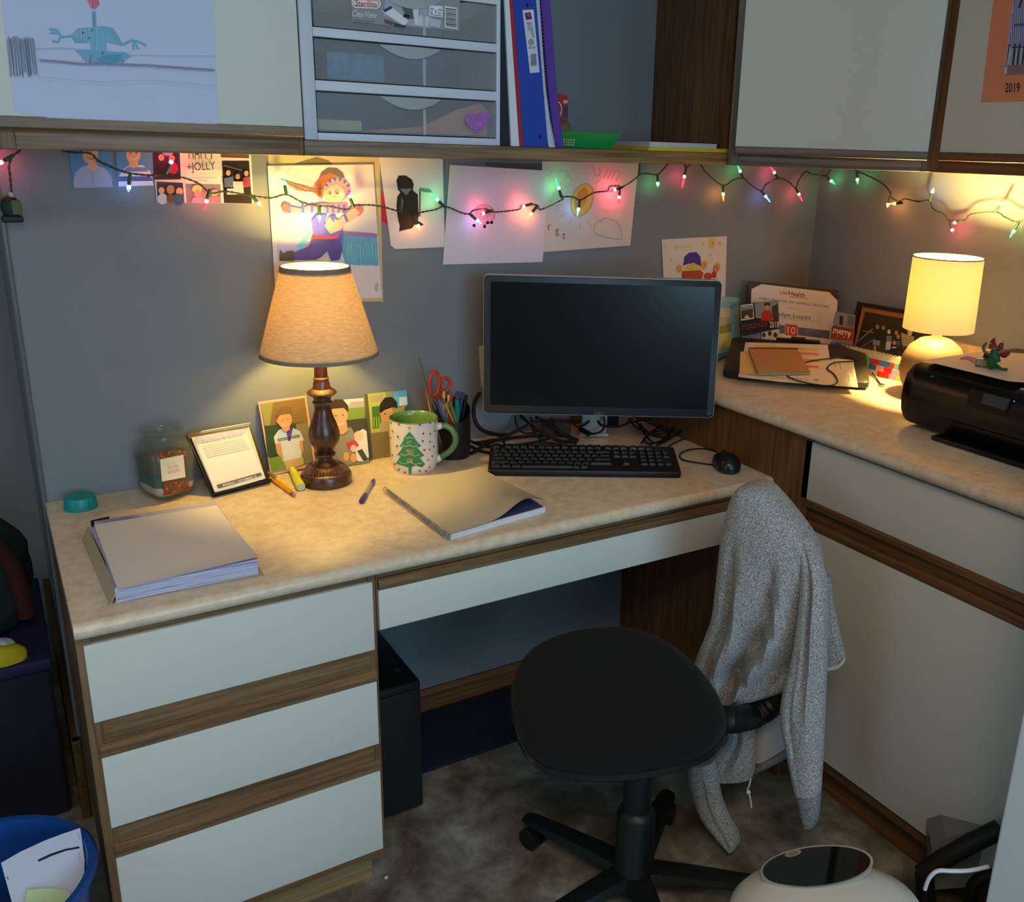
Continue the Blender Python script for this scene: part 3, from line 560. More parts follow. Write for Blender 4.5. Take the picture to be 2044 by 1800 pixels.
for x in (577,604,622,653,664,675,685): s.poly([(x-3,408),(x+3,408),(x+2,424),(x-3,425)],B1)
s.ell(569,415,8,9,(226,106,120)); s.ell(711,421,11,10,(236,110,120)); s.poly([(690,425),(706,414),(718,424),(700,440),(684,448),(672,440)],(240,176,160)); s.poly([(683,428),(688,424),(694,440),(690,444)],B1)
s.poly([(620,440),(630,428),(652,426),(646,446),(656,462),(682,450),(682,480),(625,474)],B1); s.poly([(646,450),(652,436),(660,430),(672,440),(684,446),(680,458),(658,466)],(240,180,160)); s.poly([(654,428),(668,432),(664,444)],B1)
s.hatch([(620,440),(632,428),(648,430),(644,468),(624,470)],(128,124,224),3,1.2)
s.poly([(619,476),(624,468),(662,471),(674,466),(673,476),(640,477)],(232,80,96))
s.poly([(622,478),(678,478),(682,498),(676,518),(660,520),(652,500),(640,512),(628,518),(586,518),(584,504),(614,492)],(84,80,158)); s.poly([(556,520),(558,497),(564,505),(574,500),(585,500),(586,520)],(88,92,72)); s.hatch([(590,504),(640,484),(650,496),(630,516),(590,516)],(104,98,186),4,1.3)
s.oval(582,343,9,9,.8,(190,180,160)); s.oval(708,366,4,4.5,.7,(190,180,160)); s.poly([(704,576),(710,573),(712,578),(708,584)],(90,60,60)); s.oval(750,572,2,7,.8,(150,140,140))
s.build('child_drawing','child\'s drawing of a running figure in a striped scarf, behind the linen lamp','drawing',pname='crayon_print')
# hooded figure
s=Sheet(wp(-.0028),[(755,300),(884,318),(888,493),(789,497),(780,489)],PAPER)
BK=(40,38,38)
s.poly([(791,360),(796,350),(810,350),(822,358),(826,368),(824,382),(816,388),(804,390),(794,378)],BK); s.poly([(800,382),(812,386),(824,380),(834,388),(836,430),(834,440),(846,448),(838,452),(828,448),(822,456),(812,458),(796,462),(798,452),(794,436),(791,412),(793,392)],BK); s.poly([(798,377),(822,376),(811,390)],(120,126,122)); s.line([(838,432),(838,376)],2.4,BK); s.poly([(838,375),(858,377),(864,384),(850,384),(838,381)],(104,146,128))
s.poly([(800,392),(806,400),(800,430)],(90,92,92)); s.build('child_drawing','child\'s drawing of a black hooded figure with a scythe on the back wall','drawing',pname='crayon_print')
s=Sheet(wp(-.0010),[(762,380),(772,412),(782,455),(762,440)],(196,40,60)); s.build('red_paper','red paper corner showing between the running figure and hooded figure drawings','paper')
# plain sheet with small animal
s=Sheet(wp(-.0052),[(898,329),(1098,341),(1083,523),(884,528)],(224,214,224))
s.ell(966,428,22,21,(226,180,190)); s.oval(966,428,22,20,.8,(120,90,110)); s.oval(962,424,14,13,.7,(150,110,130)); s.hatch([(948,420),(966,410),(984,424),(972,440),(950,438)],(196,110,140),4,.8)
for x,y in ((946,450),(967,452),(981,444),(973,444)): s.ell(x,y,3.2,3.4,(44,26,28))
s.text('for Clay',(905,337),(928,341),(905,342),(196,186,196))
s.build('child_drawing','white sheet with a small round pink-red animal drawn at its centre','drawing',pname='pencil_print')
# sun drawing
s=Sheet(wp(-.0034),[(1082,322),(1275,322),(1258,490),(1084,503)],(228,214,200))
s.ell(1162,399,21,34,(240,206,90),.35); s.ell(1160,397,11,25,(236,160,70),.35); s.oval(1162,399,21,34,1,(140,120,60),.35)
for a in range(0,360,24):
    r=math.radians(a)
    if a in(264,288): continue
    s.line([(1162+40*math.cos(r),399+44*math.sin(r)),(1162+58*math.cos(r),399+60*math.sin(r))],.8,(170,160,160))
s.line([(1185,452),(1192,442),(1200,438),(1210,435),(1220,438),(1228,440),(1236,450),(1239,462),(1240,478),(1216,475),(1198,470),(1186,466),(1184,458),(1185,452)],.9,(150,140,150))
s.line([(1092,350),(1104,342),(1114,343),(1121,340),(1131,342),(1130,352),(1108,380),(1096,404)],.8,(160,180,165))
s.text('r',(1092,449),(1099,447),(1094,460),(150,110,100)); s.text('g',(1107,457),(1114,457),(1108,471),(150,110,100)); s.text('t',(1122,464),(1127,464),(1122,477),(170,100,100))
for P in ([(1184,334),(1186,348),(1193,352),(1197,344),(1196,334)],[(1203,357),(1213,336)],[(1211,359),(1221,337)],[(1218,360),(1228,340),(1232,340),(1236,346),(1228,362)]): s.line(P,1,(186,110,80))
s.build('child_drawing','child\'s drawing of a yellow oval sun with a cloud outline at its right','drawing',pname='pencil_print')
for q,lab in ((((937,322),(950,323),(949,334),(936,333)),'clear tape'),(((976,324),(995,325),(992,332),(974,331)),'tape'),(((1015,326),(1034,327),(1030,335),(1012,334)),'tape')): pass
s=Sheet(wp(-.0022),[(970,324),(1080,327),(1080,341),(1032,339),(970,331)],(86,82,82)); s.build('dark_paper','dark paper strip on the wall above the pink animal sheet','paper')
# small figure drawing at right
s=Sheet(wp(-.0032),[(1321,478),(1451,471),(1447,610),(1327,612)],(236,224,206))
s.poly([(1363,530),(1366,512),(1376,504),(1390,503),(1398,512),(1400,532),(1388,526),(1376,526)],(84,62,150)); s.poly([(1362,541),(1372,529),(1384,524),(1396,531),(1399,541)],(240,214,80)); s.poly([(1361,541),(1398,539),(1404,545),(1400,560),(1360,560)],(186,84,56)); s.ell(1355,536,6,8,(238,160,66)); s.ell(1405,529,6,8.5,(238,160,66),.3); s.ell(1413,551,9,7,(196,72,50)); s.ell(1425,548,5,7.5,(196,72,50)); s.poly([(1424,530),(1430,524),(1437,527),(1437,536),(1430,544),(1426,542)],(238,160,66)); s.oval(1428,537,4,6,2,(170,90,140))
s.line([(1371,535),(1377,538),(1383,534)],.8,(150,110,40)); s.ell(1373,531,.8,.9,(120,90,40)); s.ell(1379,530,.8,.9,(120,90,40))
for x,y,rx,ry in ((1328,491,2,4),(1350,493,2.5,5),(1403,487,2,4.5),(1421,485,6.5,11),(1437,486,3.5,4.5),(1417,509,2,3),(1338,518,2,3.5)): s.ell(x,y,rx,ry,(240,206,110))
s.rect(1420,483,1422,488,(206,130,60)); s.text('Juan',(1355,489),(1376,489),(1355,495),(220,208,190))
s.build('child_drawing','child\'s drawing of a figure in a purple hat and red coat behind the monitor','drawing',pname='crayon_print')
# big drawing on left cabinet door
s=Sheet(((0,YW-.0175,0),EY),[(-2,-40),(424,-60),(435,245),(424,255),(300,250),(120,239),(42,226),(28,215)],(196,206,236),.0008)
LB=(120,176,206)
s.poly([(172,-2),(182,-14),(196,-6),(200,8),(190,20),(180,16)],(222,140,160)); s.hatch([(174,-6),(196,-8),(198,10),(186,20)],(200,90,120),4,1.6); s.line([(187,22),(189,56)],8,LB); s.line([(187,26),(188,54)],1.4,(70,130,170))
s.poly([(140,72),(156,56),(184,54),(206,52),(226,56),(238,74),(246,92),(226,88),(212,84),(213,104),(181,102),(180,86),(150,86)],LB); s.hatch([(142,72),(160,58),(200,56),(240,86),(212,84),(212,104),(182,102),(180,86)],(150,200,220),5,1.5)
s.line([(142,72),(124,74),(116,66),(100,66)],5,LB); s.line([(120,74),(116,84),(104,82)],5,LB); s.line([(98,58),(114,60),(118,68)],5,LB)
s.line([(244,90),(264,80),(280,84),(292,92)],4,LB); s.line([(266,82),(266,100)],4,LB); s.line([(268,82),(276,98)],4,LB); s.line([(258,82),(246,88)],4,LB)
s.poly([(150,100),(250,104),(262,112),(240,124),(200,126),(170,122)],LB); s.poly([(190,118),(210,110),(244,108),(236,124),(196,124)],(92,158,196)); s.line([(182,110),(180,124),(176,128)],3,(130,130,150)); s.line([(242,116),(244,128),(248,120)],3,(150,150,160))
for x,y in ((166,65),(184,60),(178,76),(204,106)): s.ell(x,y,2,2,(96,96,120))
for i in range(20):
    x=14+i*2.8; s.line([(x,75+random.uniform(-3,4)),(x+8+random.uniform(-2,2),150+random.uniform(-6,6))],1.5,random.choice([(110,124,140),(140,150,166),(84,98,112)]))
s.line([(70,98),(120,96),(180,100)],1,(150,156,176)); s.line([(262,110),(340,112),(428,112)],1,(170,176,200)); s.line([(78,120),(110,122),(160,128),(200,127),(240,128),(300,130),(360,135),(428,140)],3,(150,150,172))
for i in range(46):
    x=80+i*7.5; y=121+ (x-80)*.055; s.line([(x,y-3),(x+3,y+5),(x+7,y-2)],.8,(128,128,150))
s.line([(75,154),(200,164),(300,160),(424,172)],.9,(180,186,210))
s.build('child_drawing','large white sheet with a child\'s blue creature drawing taped to the left cabinet door','drawing',pname='crayon_print')
# orange paper on right door
s=Sheet(((1.7655,0,0),EX),[(1990,-60),(1958,204),(2080,202),(2090,-60)],(226,142,106),.0008)
s.poly([(2030,-60),(2004,150),(2080,146),(2080,-60)],(176,178,214)); s.hatch([(2030,-50),(2014,92),(2080,92),(2080,-50)],(120,112,170),4,2); s.line([(2024,50),(2080,48)],5,(96,84,150)); s.line([(2034,16),(2044,-10)],4,(60,60,64))
s.line([(2015,95),(2080,92)],2.4,(52,58,62))
for x in (2014,2025,2034,2044,2054): s.line([(x+2,88),(x-3,131)],4,(60,66,70))
s.line([(2018,93),(2012,131)],3,(206,212,224))
s.poly([(2007,131),(2060,128),(2060,146),(2005,150)],(150,110,124)); s.poly([(2006,134),(2012,132),(2010,148),(2005,150)],(206,196,206))
s.text('2019',(2008,165),(2037,165),(2007,184),(44,34,28))
s.build('orange_paper','orange paper with mounted purple fence drawing and 2019 handwritten beneath','paper',pname='crayon_print')
# ======================= string lights =======================
def lp(u,v):
    if u<1640: return aY(u,v,-.032 if v>318 else -.032)
    if u<1700: return at(u,v,(XC-.06,-.04,0),(.7,.7,0))
    return aX(u,v,XC-.035)
GRN=mat('green_cord',(34,56,44),.5); SOC=mat('green_socket',(46,84,62),.45)
t=thing('string_lights','string of multicoloured mini lights draped under the wall cabinets','lights',lp(950,425))
segs=[[(150,285),(120,296),(140,304),(180,306),(195,320),(225,334),(255,345),(300,350),(325,347),(350,350),(395,365),(420,385),(450,382),(500,390),(540,395),(571,388),(600,402),(630,410),(660,412),(692,418),(706,410),(750,410),(790,420),(825,430),(840,424),(870,418),(889,412),(920,424),(936,427),(945,420),(968,417),(989,423),(1035,418),(1041,410),(1071,409),(1080,418),(1121,399),(1124,393),(1144,393),(1159,399),(1185,385),(1212,381),(1217,372),(1235,371),(1241,374),(1273,352),(1277,330),(1282,318)],
[(1276,347),(1291,346),(1313,348),(1330,331),(1345,320),(1360,322),(1371,333),(1385,322),(1400,330),(1411,346),(1443,370),(1464,359),(1484,356),(1499,369),(1520,381),(1529,368),(1554,356),(1573,362),(1588,375),(1594,360),(1609,342),(1617,346),(1638,350)],
[(1641,350),(1650,350),(1658,338)],[(1702,334),(1709,341),(1724,347),(1747,358),(1765,369),(1777,384),(1778,393),(1795,402),(1806,397),(1833,402),(1854,400),(1863,417),(1883,426),(1895,440),(1913,440),(1925,440),(1939,427),(1987,423),(2007,434),(2034,443),(2060,425)],
[(52,285),(38,302),(25,312),(18,330),(20,350),(22,372),(23,386)]]
b=MB()
for sg in segs:
    P=spline([lp(*q) for q in sg],7)
    L=0; pts=[[],[]]
    for i,p in enumerate(P):
        if i: L+=np.linalg.norm(p-P[i-1])
        tv=P[min(i+1,len(P)-1)]-P[max(i-1,0)]; tv/=np.linalg.norm(tv)+1e-9; u=np.cross(tv,[0,1,0]); u/=np.linalg.norm(u)+1e-9; w=np.cross(tv,u); a=L*2*math.pi/.022
        for k in (0,1): pts[k].append(p+.0014*(math.cos(a+math.pi*k)*u+math.sin(a+math.pi*k)*w))
    for k in (0,1): b.tube(pts[k],.0011,GRN,5)
part('cord',b,t)
BC={'r':((255,40,60),9),'g':((50,255,130),5),'b':((70,150,255),8),'o':((255,130,30),8)}
BL=[((27,310),(2,324),'r'),((260,348),(256,384),'b'),((331,346),(345,316),'r'),((419,378),(407,420),'r'),((499,388),(515,404),'o'),((572,389),(566,358),'g'),((637,410),(638,444),'b'),((706,413),(697,392),'r'),((829,430),(838,462),'o'),((887,413),(861,386),'g'),((938,427),(962,448),'b'),((982,420),(958,428),'r'),((1062,407),(1036,414),'r'),((1072,412),(1052,436),'o'),((1121,394),(1109,356),'g'),((1158,398),(1152,432),'b'),((1242,374),(1212,383),'r'),((1237,374),(1235,408),'r'),((1313,347),(1313,373),'g'),((1370,334),(1361,376),'r'),((1443,369),(1444,402),'o'),((1484,356),(1472,330),'g'),((1519,380),(1538,404),'b'),((1554,356),(1537,332),'r'),((1588,374),(1602,402),'r'),((1647,350),(1667,368),'g'),((1710,341),(1712,368),'g'),((1777,390),(1772,411),'o'),((1801,405),(1775,407),'o'),((1856,401),(1864,374),'b'),((1923,440),(1899,446),'r'),((1896,441),(1902,463),'r'),((1986,424),(2002,397),'o'),((2034,443),(2015,475),'g')]
for p0,p1,c in BL:
    a,e=lp(*p0),lp(*p1); 
    if p0[0]>1640 and p1[0]<1640: e=a+(a-a)
    d=e-a; d/=np.linalg.norm(d); b=MB(); b.lathe([(.0001,-.001),(.0028,-.001),(.0036,.004),(.0036,.017),(.0030,.020),(.0001,.020)],a,SOC,10,axis=d); so=part('bulb_socket',b,t)
    col,st=BC[c]; l=max(.034,np.linalg.norm(e-a)); b=MB()
    b.lathe([(.0001,.018),(.0027,.019),(.0030,.024),(.0028,.030),(.0016,l*.92),(.0001,l)],a,mat('bulb_glass_'+c,(20,20,20) if 0 else col,.15,emit=col,es=st*.5),10,axis=d); part('bulb',b,so)
    b=MB(); b.ball(a+d*.0245,.0019,mat('filament_'+c,(255,255,255),.5,emit=tuple(int(255-(255-q)*.35) for q in col),es=180),8,6); 
    b2=MB(); 
    # glowing core sits at the glass shoulder
    b2.lathe([(.0029,.0215),(.00345,.0225),(.00345,.0265),(.0029,.0275)],a,mat('glow_'+c,col,.3,emit=tuple(int(255-(255-q)*.8) for q in col),es={'r':150,'g':64,'b':52,'o':120}[c]),10,axis=d,cap=True); part('filament_glow',b2,so)
b=MB(); q=lp(22,388); b.lathe([(.0001,-.004),(.0045,-.004),(.0045,.008),(.0001,.008)],q,mat('pale_plug_collar',(190,176,166),.6),12,axis=(0,0,-1)); q2=lp(22,418); b.ball(q2+np.array([0,0,.004]),.0165,mat('dark_green_plug',(18,38,30),.6),14,10,(1,.7,1.25)); b.obox(q2+np.array([0,0,-.017]),(.035,0,0),(0,.02,0),(0,0,.012),mat('dark_green_plug',(18,38,30),.6),.004)
b.obox(q2+np.array([.009,-.011,.004]),(.016,0,0),(0,.004,0),(0,0,.026),mat('olive_plug_face',(84,92,50),.6),.002); part('end_plug',b,t,'dark green end plug')
# ======================= items on the open shelf =======================
ZS=ZU+.0275
def frost(name,col,al,rough=.35):
    return mat(name,col,rough,alpha=al,spec=.35)
t=thing('plastic_drawer_unit','white and clear three-drawer plastic storage unit on the open shelf','storage drawers',(.68,-.16,ZS))
FY=-.292; DX0,DX1=.482,.881
def wz(u,v): p=aY(u,v,FY); return p[0],p[2]
dr=[(wz(630,180),wz(991,277)),(wz(625,72),wz(993,183)),(wz(621,-35),wz(995,88))]
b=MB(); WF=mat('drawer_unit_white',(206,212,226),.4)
zt=dr[2][0][1]+.02
X0,X1=dr[0][0][0],dr[0][1][0]
b.box(DX0,X0,FY,FY+.012,ZS,zt,WF,.002); b.box(X1,DX1,FY,FY+.012,ZS,zt,WF,.002)
zl=ZS
for (a,c) in dr: b.box(X0,X1,FY,FY+.012,zl,c[1],WF,.001); zl=a[1]
b.box(X0,X1,FY,FY+.012,zl,zt,WF)
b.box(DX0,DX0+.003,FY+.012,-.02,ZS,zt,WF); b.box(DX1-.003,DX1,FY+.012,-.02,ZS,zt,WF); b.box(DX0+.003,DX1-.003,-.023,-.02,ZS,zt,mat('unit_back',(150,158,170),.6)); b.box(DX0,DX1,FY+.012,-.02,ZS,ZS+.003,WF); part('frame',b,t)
FR=frost('frosted_clear_plastic',(186,192,200),.22); FL_=frost('frosted_lip',(190,196,200),.75)
for i,(a,c) in enumerate(dr):
    d=MB(); x0,x1,z1,z0=a[0]+.002,c[0]-.002,a[1]-.003,c[1]+.002
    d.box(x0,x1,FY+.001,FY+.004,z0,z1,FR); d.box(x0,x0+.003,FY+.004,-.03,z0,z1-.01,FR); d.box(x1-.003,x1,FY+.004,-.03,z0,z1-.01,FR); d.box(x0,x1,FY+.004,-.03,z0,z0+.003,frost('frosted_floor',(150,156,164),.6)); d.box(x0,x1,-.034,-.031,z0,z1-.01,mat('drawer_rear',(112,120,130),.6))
    D_=part('drawer',d,t); b=MB(); cx=(x0+x1)/2+.0; hw=.062
    P=[]; n=14
    for k in range(n+1): s_=-1+2*k/n; P.append((cx+hw*s_,FY-.010*(1-s_*s_),z1-.001))
    Q=[]
    for k in range(n+1): s_=-1+2*k/n; Q.append((cx+hw*s_,FY-.004*(1-s_*s_),z1-.001-.021*(1-s_*s_)))
    b.add(P+Q,[(k,k+1,n+2+k,n+1+k) for k in range(n)],FL_,True); b.add([(cx-hw,FY,z1-.001),*P,(cx+hw,FY,z1-.001)],[tuple(range(n+3))],FL_)
    part('finger_lip',b,D_)
    b=MB(); b.box(cx+.024,cx+.030,FY-.0005,FY+.0008,z0,z1-.02,frost('mould_rib',(200,206,216),.5)); part('rib',b,D_)
# label on the top drawer
pl=(0,FY+.0005,0),EY
s=Sheet(pl,[(699,-30),(918,-14),(917,62),(703,44)],(150,152,158),.0006)
s.poly([(770,-5),(865,2),(858,56),(815,50),(765,30)],(170,176,186)); 
for P,c in (([(762,22),(782,14),(815,42),(806,52)],(226,228,232)),([(764,20),(780,12),(784,16),(768,25)],(60,64,110)),([(800,10),(830,14),(840,38),(812,38)],(96,100,108)),([(822,8),(834,9),(836,50),(828,50)],(220,224,228)),([(836,30),(856,34),(854,54),(834,50)],(206,210,216)),([(766,38),(786,44),(782,50),(768,46)],(120,80,90)),([(806,28),(818,30),(816,36),(804,34)],(30,32,38)),([(854,36),(880,40),(878,56),(856,52)],(190,194,202)),([(785,45),(812,52),(806,56),(786,52)],(70,72,80))): s.poly(P,c)
s.poly([(701,0),(706,-4),(755,-2),(760,6),(758,14),(752,18),(708,16),(701,8)],(232,228,230)); s.poly([(704,2),(707,-1),(754,1),(757,7),(755,12),(751,15),(709,13),(704,8)],(190,40,50)); s.poly([(705,2.5),(708,0),(753,2),(755.5,7),(754,11),(750,14),(710,12),(705,8)],(236,232,232))
s.text('Sterilite',(709,0),(752,3),(708,12),(190,40,50),True); s.text('ClearView',(703,20),(752,24),(702,33),(216,218,222),True)
s.line([(704,39),(746,43)],1,(110,112,118)); s.line([(704,43),(740,46)],1,(110,112,118))
s.poly([(855,10),(883,13),(883,35),(855,32)],(228,232,240)); s.text('12" x 12"',(857,15),(881,18),(857,26),(44,66,96),True); s.line([(857,29),(881,32)],1.2,(70,90,120))
s.poly([(886,12),(912,16),(912,59),(886,55)],(226,228,230))
for k in range(11): s.line([(888,17+k*3.4),(910,20+k*3.4)],1.5 if k%3 else 2.2,(70,72,76))
s.build('drawer_label','grey cardboard maker\'s label on the top clear drawer','label')
# heart sticker
s=Sheet(((0,FY+.0004,0),EY),[(954+ (25*(abs(math.sin(a))**3)*(1 if math.sin(a)>0 else -1)),243-(1.55*(13*math.cos(a)-5*math.cos(2*a)-2*math.cos(3*a)-math.cos(4*a)))+ .12*25*(abs(math.sin(a))**3)*(1 if math.sin(a)>0 else -1)*-1) for a in [2*math.pi*i/40 for i in range(40)]],ramp2('purple_glitter',[(.42,(120,40,140)),(.5,(150,66,170)),(.62,(220,160,230))],900,.4,2),.002)
s.build('heart_sticker','purple glitter heart sticker on the bottom clear drawer','sticker')
b=MB(); q0,q1=aY(640,148,-.25),aY(762,118,-.25); b.box(q0[0]+.01,q1[0],-.26,-.10,dr[1][1][1]+.0055,dr[1][1][1]+.052,mat('teal_card',(70,140,176),.5,var=.3,vscale=60)); single('teal_box','' or b,'teal and white box inside the middle clear drawer','box')
b=MB(); z0=dr[0][1][1]+.0055
P=[(.60,z0),(.72,z0+.012),(.79,z0+.045),(.845,z0+.062),(.862,z0+.05),(.862,z0)]
b.prism([(x,-.27,z) for x,z in P],(0,.2,0),mat('kraft_orange_paper',(196,130,96),.7)); single('kraft_envelope',b,'orange-brown bent envelope inside the bottom clear drawer','envelope')
b=MB(); b.box(.50,.598,-.27,-.08,z0,z0+.018,mat('pale_pad',(190,190,150),.7)); single('note_pad',b,'pale pad of paper in the left of the bottom clear drawer','notepad')
def slab_px(name,pts,M,y0,dep,label,cat,group=None,extra=None,bev=0):
    P=[aY(u,v,y0) for u,v in pts]; zmin=min(p[2] for p in P)
    P=[np.array([p[0],p[1],max(p[2],ZS+.0004) if p[2]<ZS+.006 else p[2]]) for p in P]
    b=MB(); b.prism(P,(0,dep,0),M)
    if extra is None: return single(name,b,label,cat,group)
    c=np.mean(P,0); t=thing(name,label,cat,(c[0],y0+dep/2,ZS),group); part(extra,b,t); return t
slab_px('black_folder',[(1000.5,292),(1020,292),(1005,-50),(1001,-50)],mat('navy_black_card',(20,24,34),.6),-.295,.26,'thin black folder standing beside the clear drawer unit','folder')
slab_px('white_binder',[(1020.5,292),(1036.5,293),(1013,-50),(1005,-50)],mat('white_card',(216,220,230),.5),-.30,.27,'white folder leaning between black folder and red folder','folder')
slab_px('red_folder',[(1037,293),(1045,294),(1020,-50),(1013.5,-50)],mat('red_card',(160,28,36),.5),-.30,.27,'thin red folder pressed against the blue ring binder','folder')
t=slab_px('ring_binder',[(1045.5,294),(1094,296),(1066,-50),(1020.5,-50)],mat('blue_vinyl',(26,64,170),.35),-.30,.26,'royal blue ring binder with a white spine label','binder',extra='cover')
s=Sheet(((0,-.3002,0),EY),[(1043,20),(1065,19),(1077,144),(1058,146)],(206,208,220),.0006)
s.poly([(1047,26),(1059,24),(1062,38),(1050,40)],(84,40,120)); s.poly([(1052,28),(1058,27),(1059,33),(1053,34)],(196,60,80))
s.text('ECONOMY',(1062,45),(1067,76),(1056,45),(70,70,84)); s.text('BASIC',(1056,45),(1059,62),(1051,45),(70,70,84))
s.oval(1060,84,4.5,5.5,1.2,(50,50,60)); s.text('1',(1059,81),(1061,81),(1059,87),(50,50,60)); s.text('2.5 cm',(1055,92),(1068,92),(1055,97),(50,50,60),True)
for k in range(10): s.line([(1059,109+k*2.4),(1070,108+k*2.4)],1.2,(60,60,70))
s.build('spine_label',None,None,parent=t)
b=MB()
for u,v in ((1053,10),(1078,273)):
    q=aY(u,v,-.300); b.lathe([(.0001,0),(.0035,0),(.002,.0015),(.0001,.0015)],q,BLK,12,axis=(0,-1,0))
part('spine_rivet',b,t)
W_=[(1095.5,296),(1110,297),(1098,240),(1090,180),(1084,110),(1078,20),(1074,-50),(1066.5,-50),(1070,20),(1076,110),(1081,180),(1087,240)]
t=slab_px('spiral_notebook',W_,mat('page_block',(196,198,212),.7,var=.15,vscale=90,stretch=(1,1,14)),-.298,.22,'standing spiral notebook with white page edge by blue binder','notebook',extra='page_block')
b=MB()
CL=spline([(1110,296),(1100,250),(1091,180),(1085,110),(1079,20),(1075,-50)],12)
for q in CL[:-1:1]:
    p=aY(q[0],q[1],-.300); b.tube([p+[-.002,.0,0],p+[0,-.004,.001],p+[.004,-.001,.002],p+[.003,.003,0]],.0006,CHROME,4)
part('wire_spiral',b,t)
slab_px('purple_folder',[(1111,297),(1126,298),(1112,190),(1095,-50),(1076,-50),(1085.5,60),(1094,170),(1102,240)],mat('purple_card',(84,50,150),.4),-.302,.25,'purple pocket folder leaning at the end of the binders','folder')
# can, stone, basket, stacked notebooks
b=MB(); q=aY(1118,240,-.13); cx=q[0]
b.box(1.075,1.130,-.17,-.12,ZS,ZS+.013,BLKM)
q0=aY(1112,188,-.15); q1=aY(1134,238,-.15); t=thing('red_carton','small red carton with white ring standing behind the green basket','carton',((q0[0]+q1[0])/2-.006,-.13,ZS))
b=MB(); b.prism([(q0[0]-.015,-.15,ZS),(q1[0],-.15,ZS),(q1[0],-.15,q0[2]-.012),(q1[0]-.006,-.15,q0[2]),(q0[0]-.015,-.15,q0[2]+.003)],(0,.05,0),mat('red_carton_print',(176,40,40),.5)); part('carton_body',b,t)
s=Sheet(((0,-.1503,0),EY),[(1114,196),(1120,196),(1120,236),(1116,236)],(176,40,40)); s.base=MB(); s.pr.flat=True; s.oval(1114,218,7,14,2,(220,200,200)); s.poly([(1124,200),(1133,200),(1133,206),(1124,206)],(190,190,200)); s.poly([(1124,212),(1133,212),(1133,234),(1124,234)],(70,70,100)); part('print',s.pr,t)
b=MB(); rk=mat('brown_stone',(120,98,72),.9,var=.4,vscale=50,bump=.6,bscale=80); c=aY(1131,250,-.20); R_=[]
bm=bmesh.new(); bmesh.ops.create_icosphere(bm,subdivisions=3,radius=1); 
from mathutils import noise as mno
hh=max(.02,(c[2]+.012-ZS)/2); V=[]
for v in bm.verts:
    k=1+.28*mno.noise(v.co*1.7)+.12*mno.noise(v.co*4); V.append((c[0]+.004+v.co.x*k*.028,-.165+v.co.y*k*.028,ZS+hh+max(-hh,v.co.z*k*hh*1.02)))
b.add(V,[tuple(v.index for v in f.verts) for f in bm.faces],rk,True); bm.free(); single('stone',b,'rough brown stone on the shelf behind the green basket','stone')
GB=mat('green_plastic',(20,140,66),.35); t=thing('plastic_basket','shallow green plastic basket lying on the open shelf','basket',(1.09,-.26,ZS))
b=MB(); P=[aY(1126,262,-.29),aY(1240,267,-.29),aY(1238,276,-.29),aY(1222,296,-.29),aY(1128,297,-.29)]
P=[np.array([p[0],p[1],max(p[2],ZS+.0008)]) for p in P]; xa,xb=P[0][0],P[1][0]; zt_=P[0][2]; zb_=ZS+.0008
b.ring([[(xa-.03,-.292,zt_),(xb,-.292,zt_),(xb+.004,-.16,zt_),(xa-.03,-.16,zt_)],[(xa-.02,-.28,zb_),(xb-.02,-.28,zb_),(xb-.016,-.175,zb_),(xa-.02,-.175,zb_)],[(xa-.017,-.276,zb_+.002),(xb-.023,-.276,zb_+.002),(xb-.019,-.179,zb_+.002),(xa-.017,-.179,zb_+.002)],[(xa-.026,-.288,zt_),(xb-.004,-.288,zt_),(xb,-.164,zt_),(xa-.026,-.164,zt_)]],GB,cap=False,sm=False,closed=True)
part('tray',b,t)
b=MB(); 
for i in range(6):
    for j in range(3):
        x=xa-.008+i*.006; z=zb_+.004+j*.005; y=-.2865+(.0)*j; b.box(x,x+.004,y-.0055+.0012*(2-j),y-.004+.0012*(2-j),z,z+.0032,mat('mesh_opening',(150,170,120),.8))
part('mesh_panel',b,t)
def flat_px(name,pts,z0,z1,M,label,cat):
    b=MB(); b.prism([(x,y,z0) for x,y in pts],(0,0,z1-z0),M); return single(name,b,label,cat)
YEL=mat('yellow_card',(226,196,40),.5)
xl=aY(1290,298,-.29)[0]; xr=aY(1452,300,-.29)[0]
flat_px('yellow_folder',[(xl,-.297),(xr,-.297),(xr,-.06),(xl,-.06)],ZS+.0002,ZS+.0045,YEL,'lower yellow folder at the bottom of the flat stack on the shelf','folder')
flat_px('yellow_folder',[(xl+.004,-.298),(xr-.002,-.298),(xr-.002,-.06),(xl+.004,-.06)],ZS+.0047,ZS+.0085,YEL,'upper yellow folder under the lilac-white papers on the shelf','folder')
flat_px('paper_stack',[(xl+.012,-.285),(xr-.03,-.285),(xr-.03,-.07),(xl+.012,-.07)],ZS+.0087,ZS+.019,mat('lilac_pages',(190,194,216),.8,var=.12,vscale=200,stretch=(.1,.1,6)),'stack of lilac-white papers on top of the yellow folders','paper stack')
t=thing('spiral_notebook','grey spiral notebook lying behind the green basket on the shelf','notebook',(xl-.03,-.2,ZS))
b=MB(); x0=xb+.006; x1=xl+.0; b.box(x0,x1-.001,-.145,-.03,ZS+.0002,ZS+.014,mat('grey_notebook',(96,104,110),.6)); part('cover',b,t)
b=MB()
for i in range(16):
    x=x0+(x1-x0)*(i+.5)/16; b.tube([(x+.003*math.cos(a),-.148,ZS+.008+.006*math.sin(a)) for a in [k*.9 for k in range(8)]],.0006,CHROME,4)
part('wire_spiral',b,t)
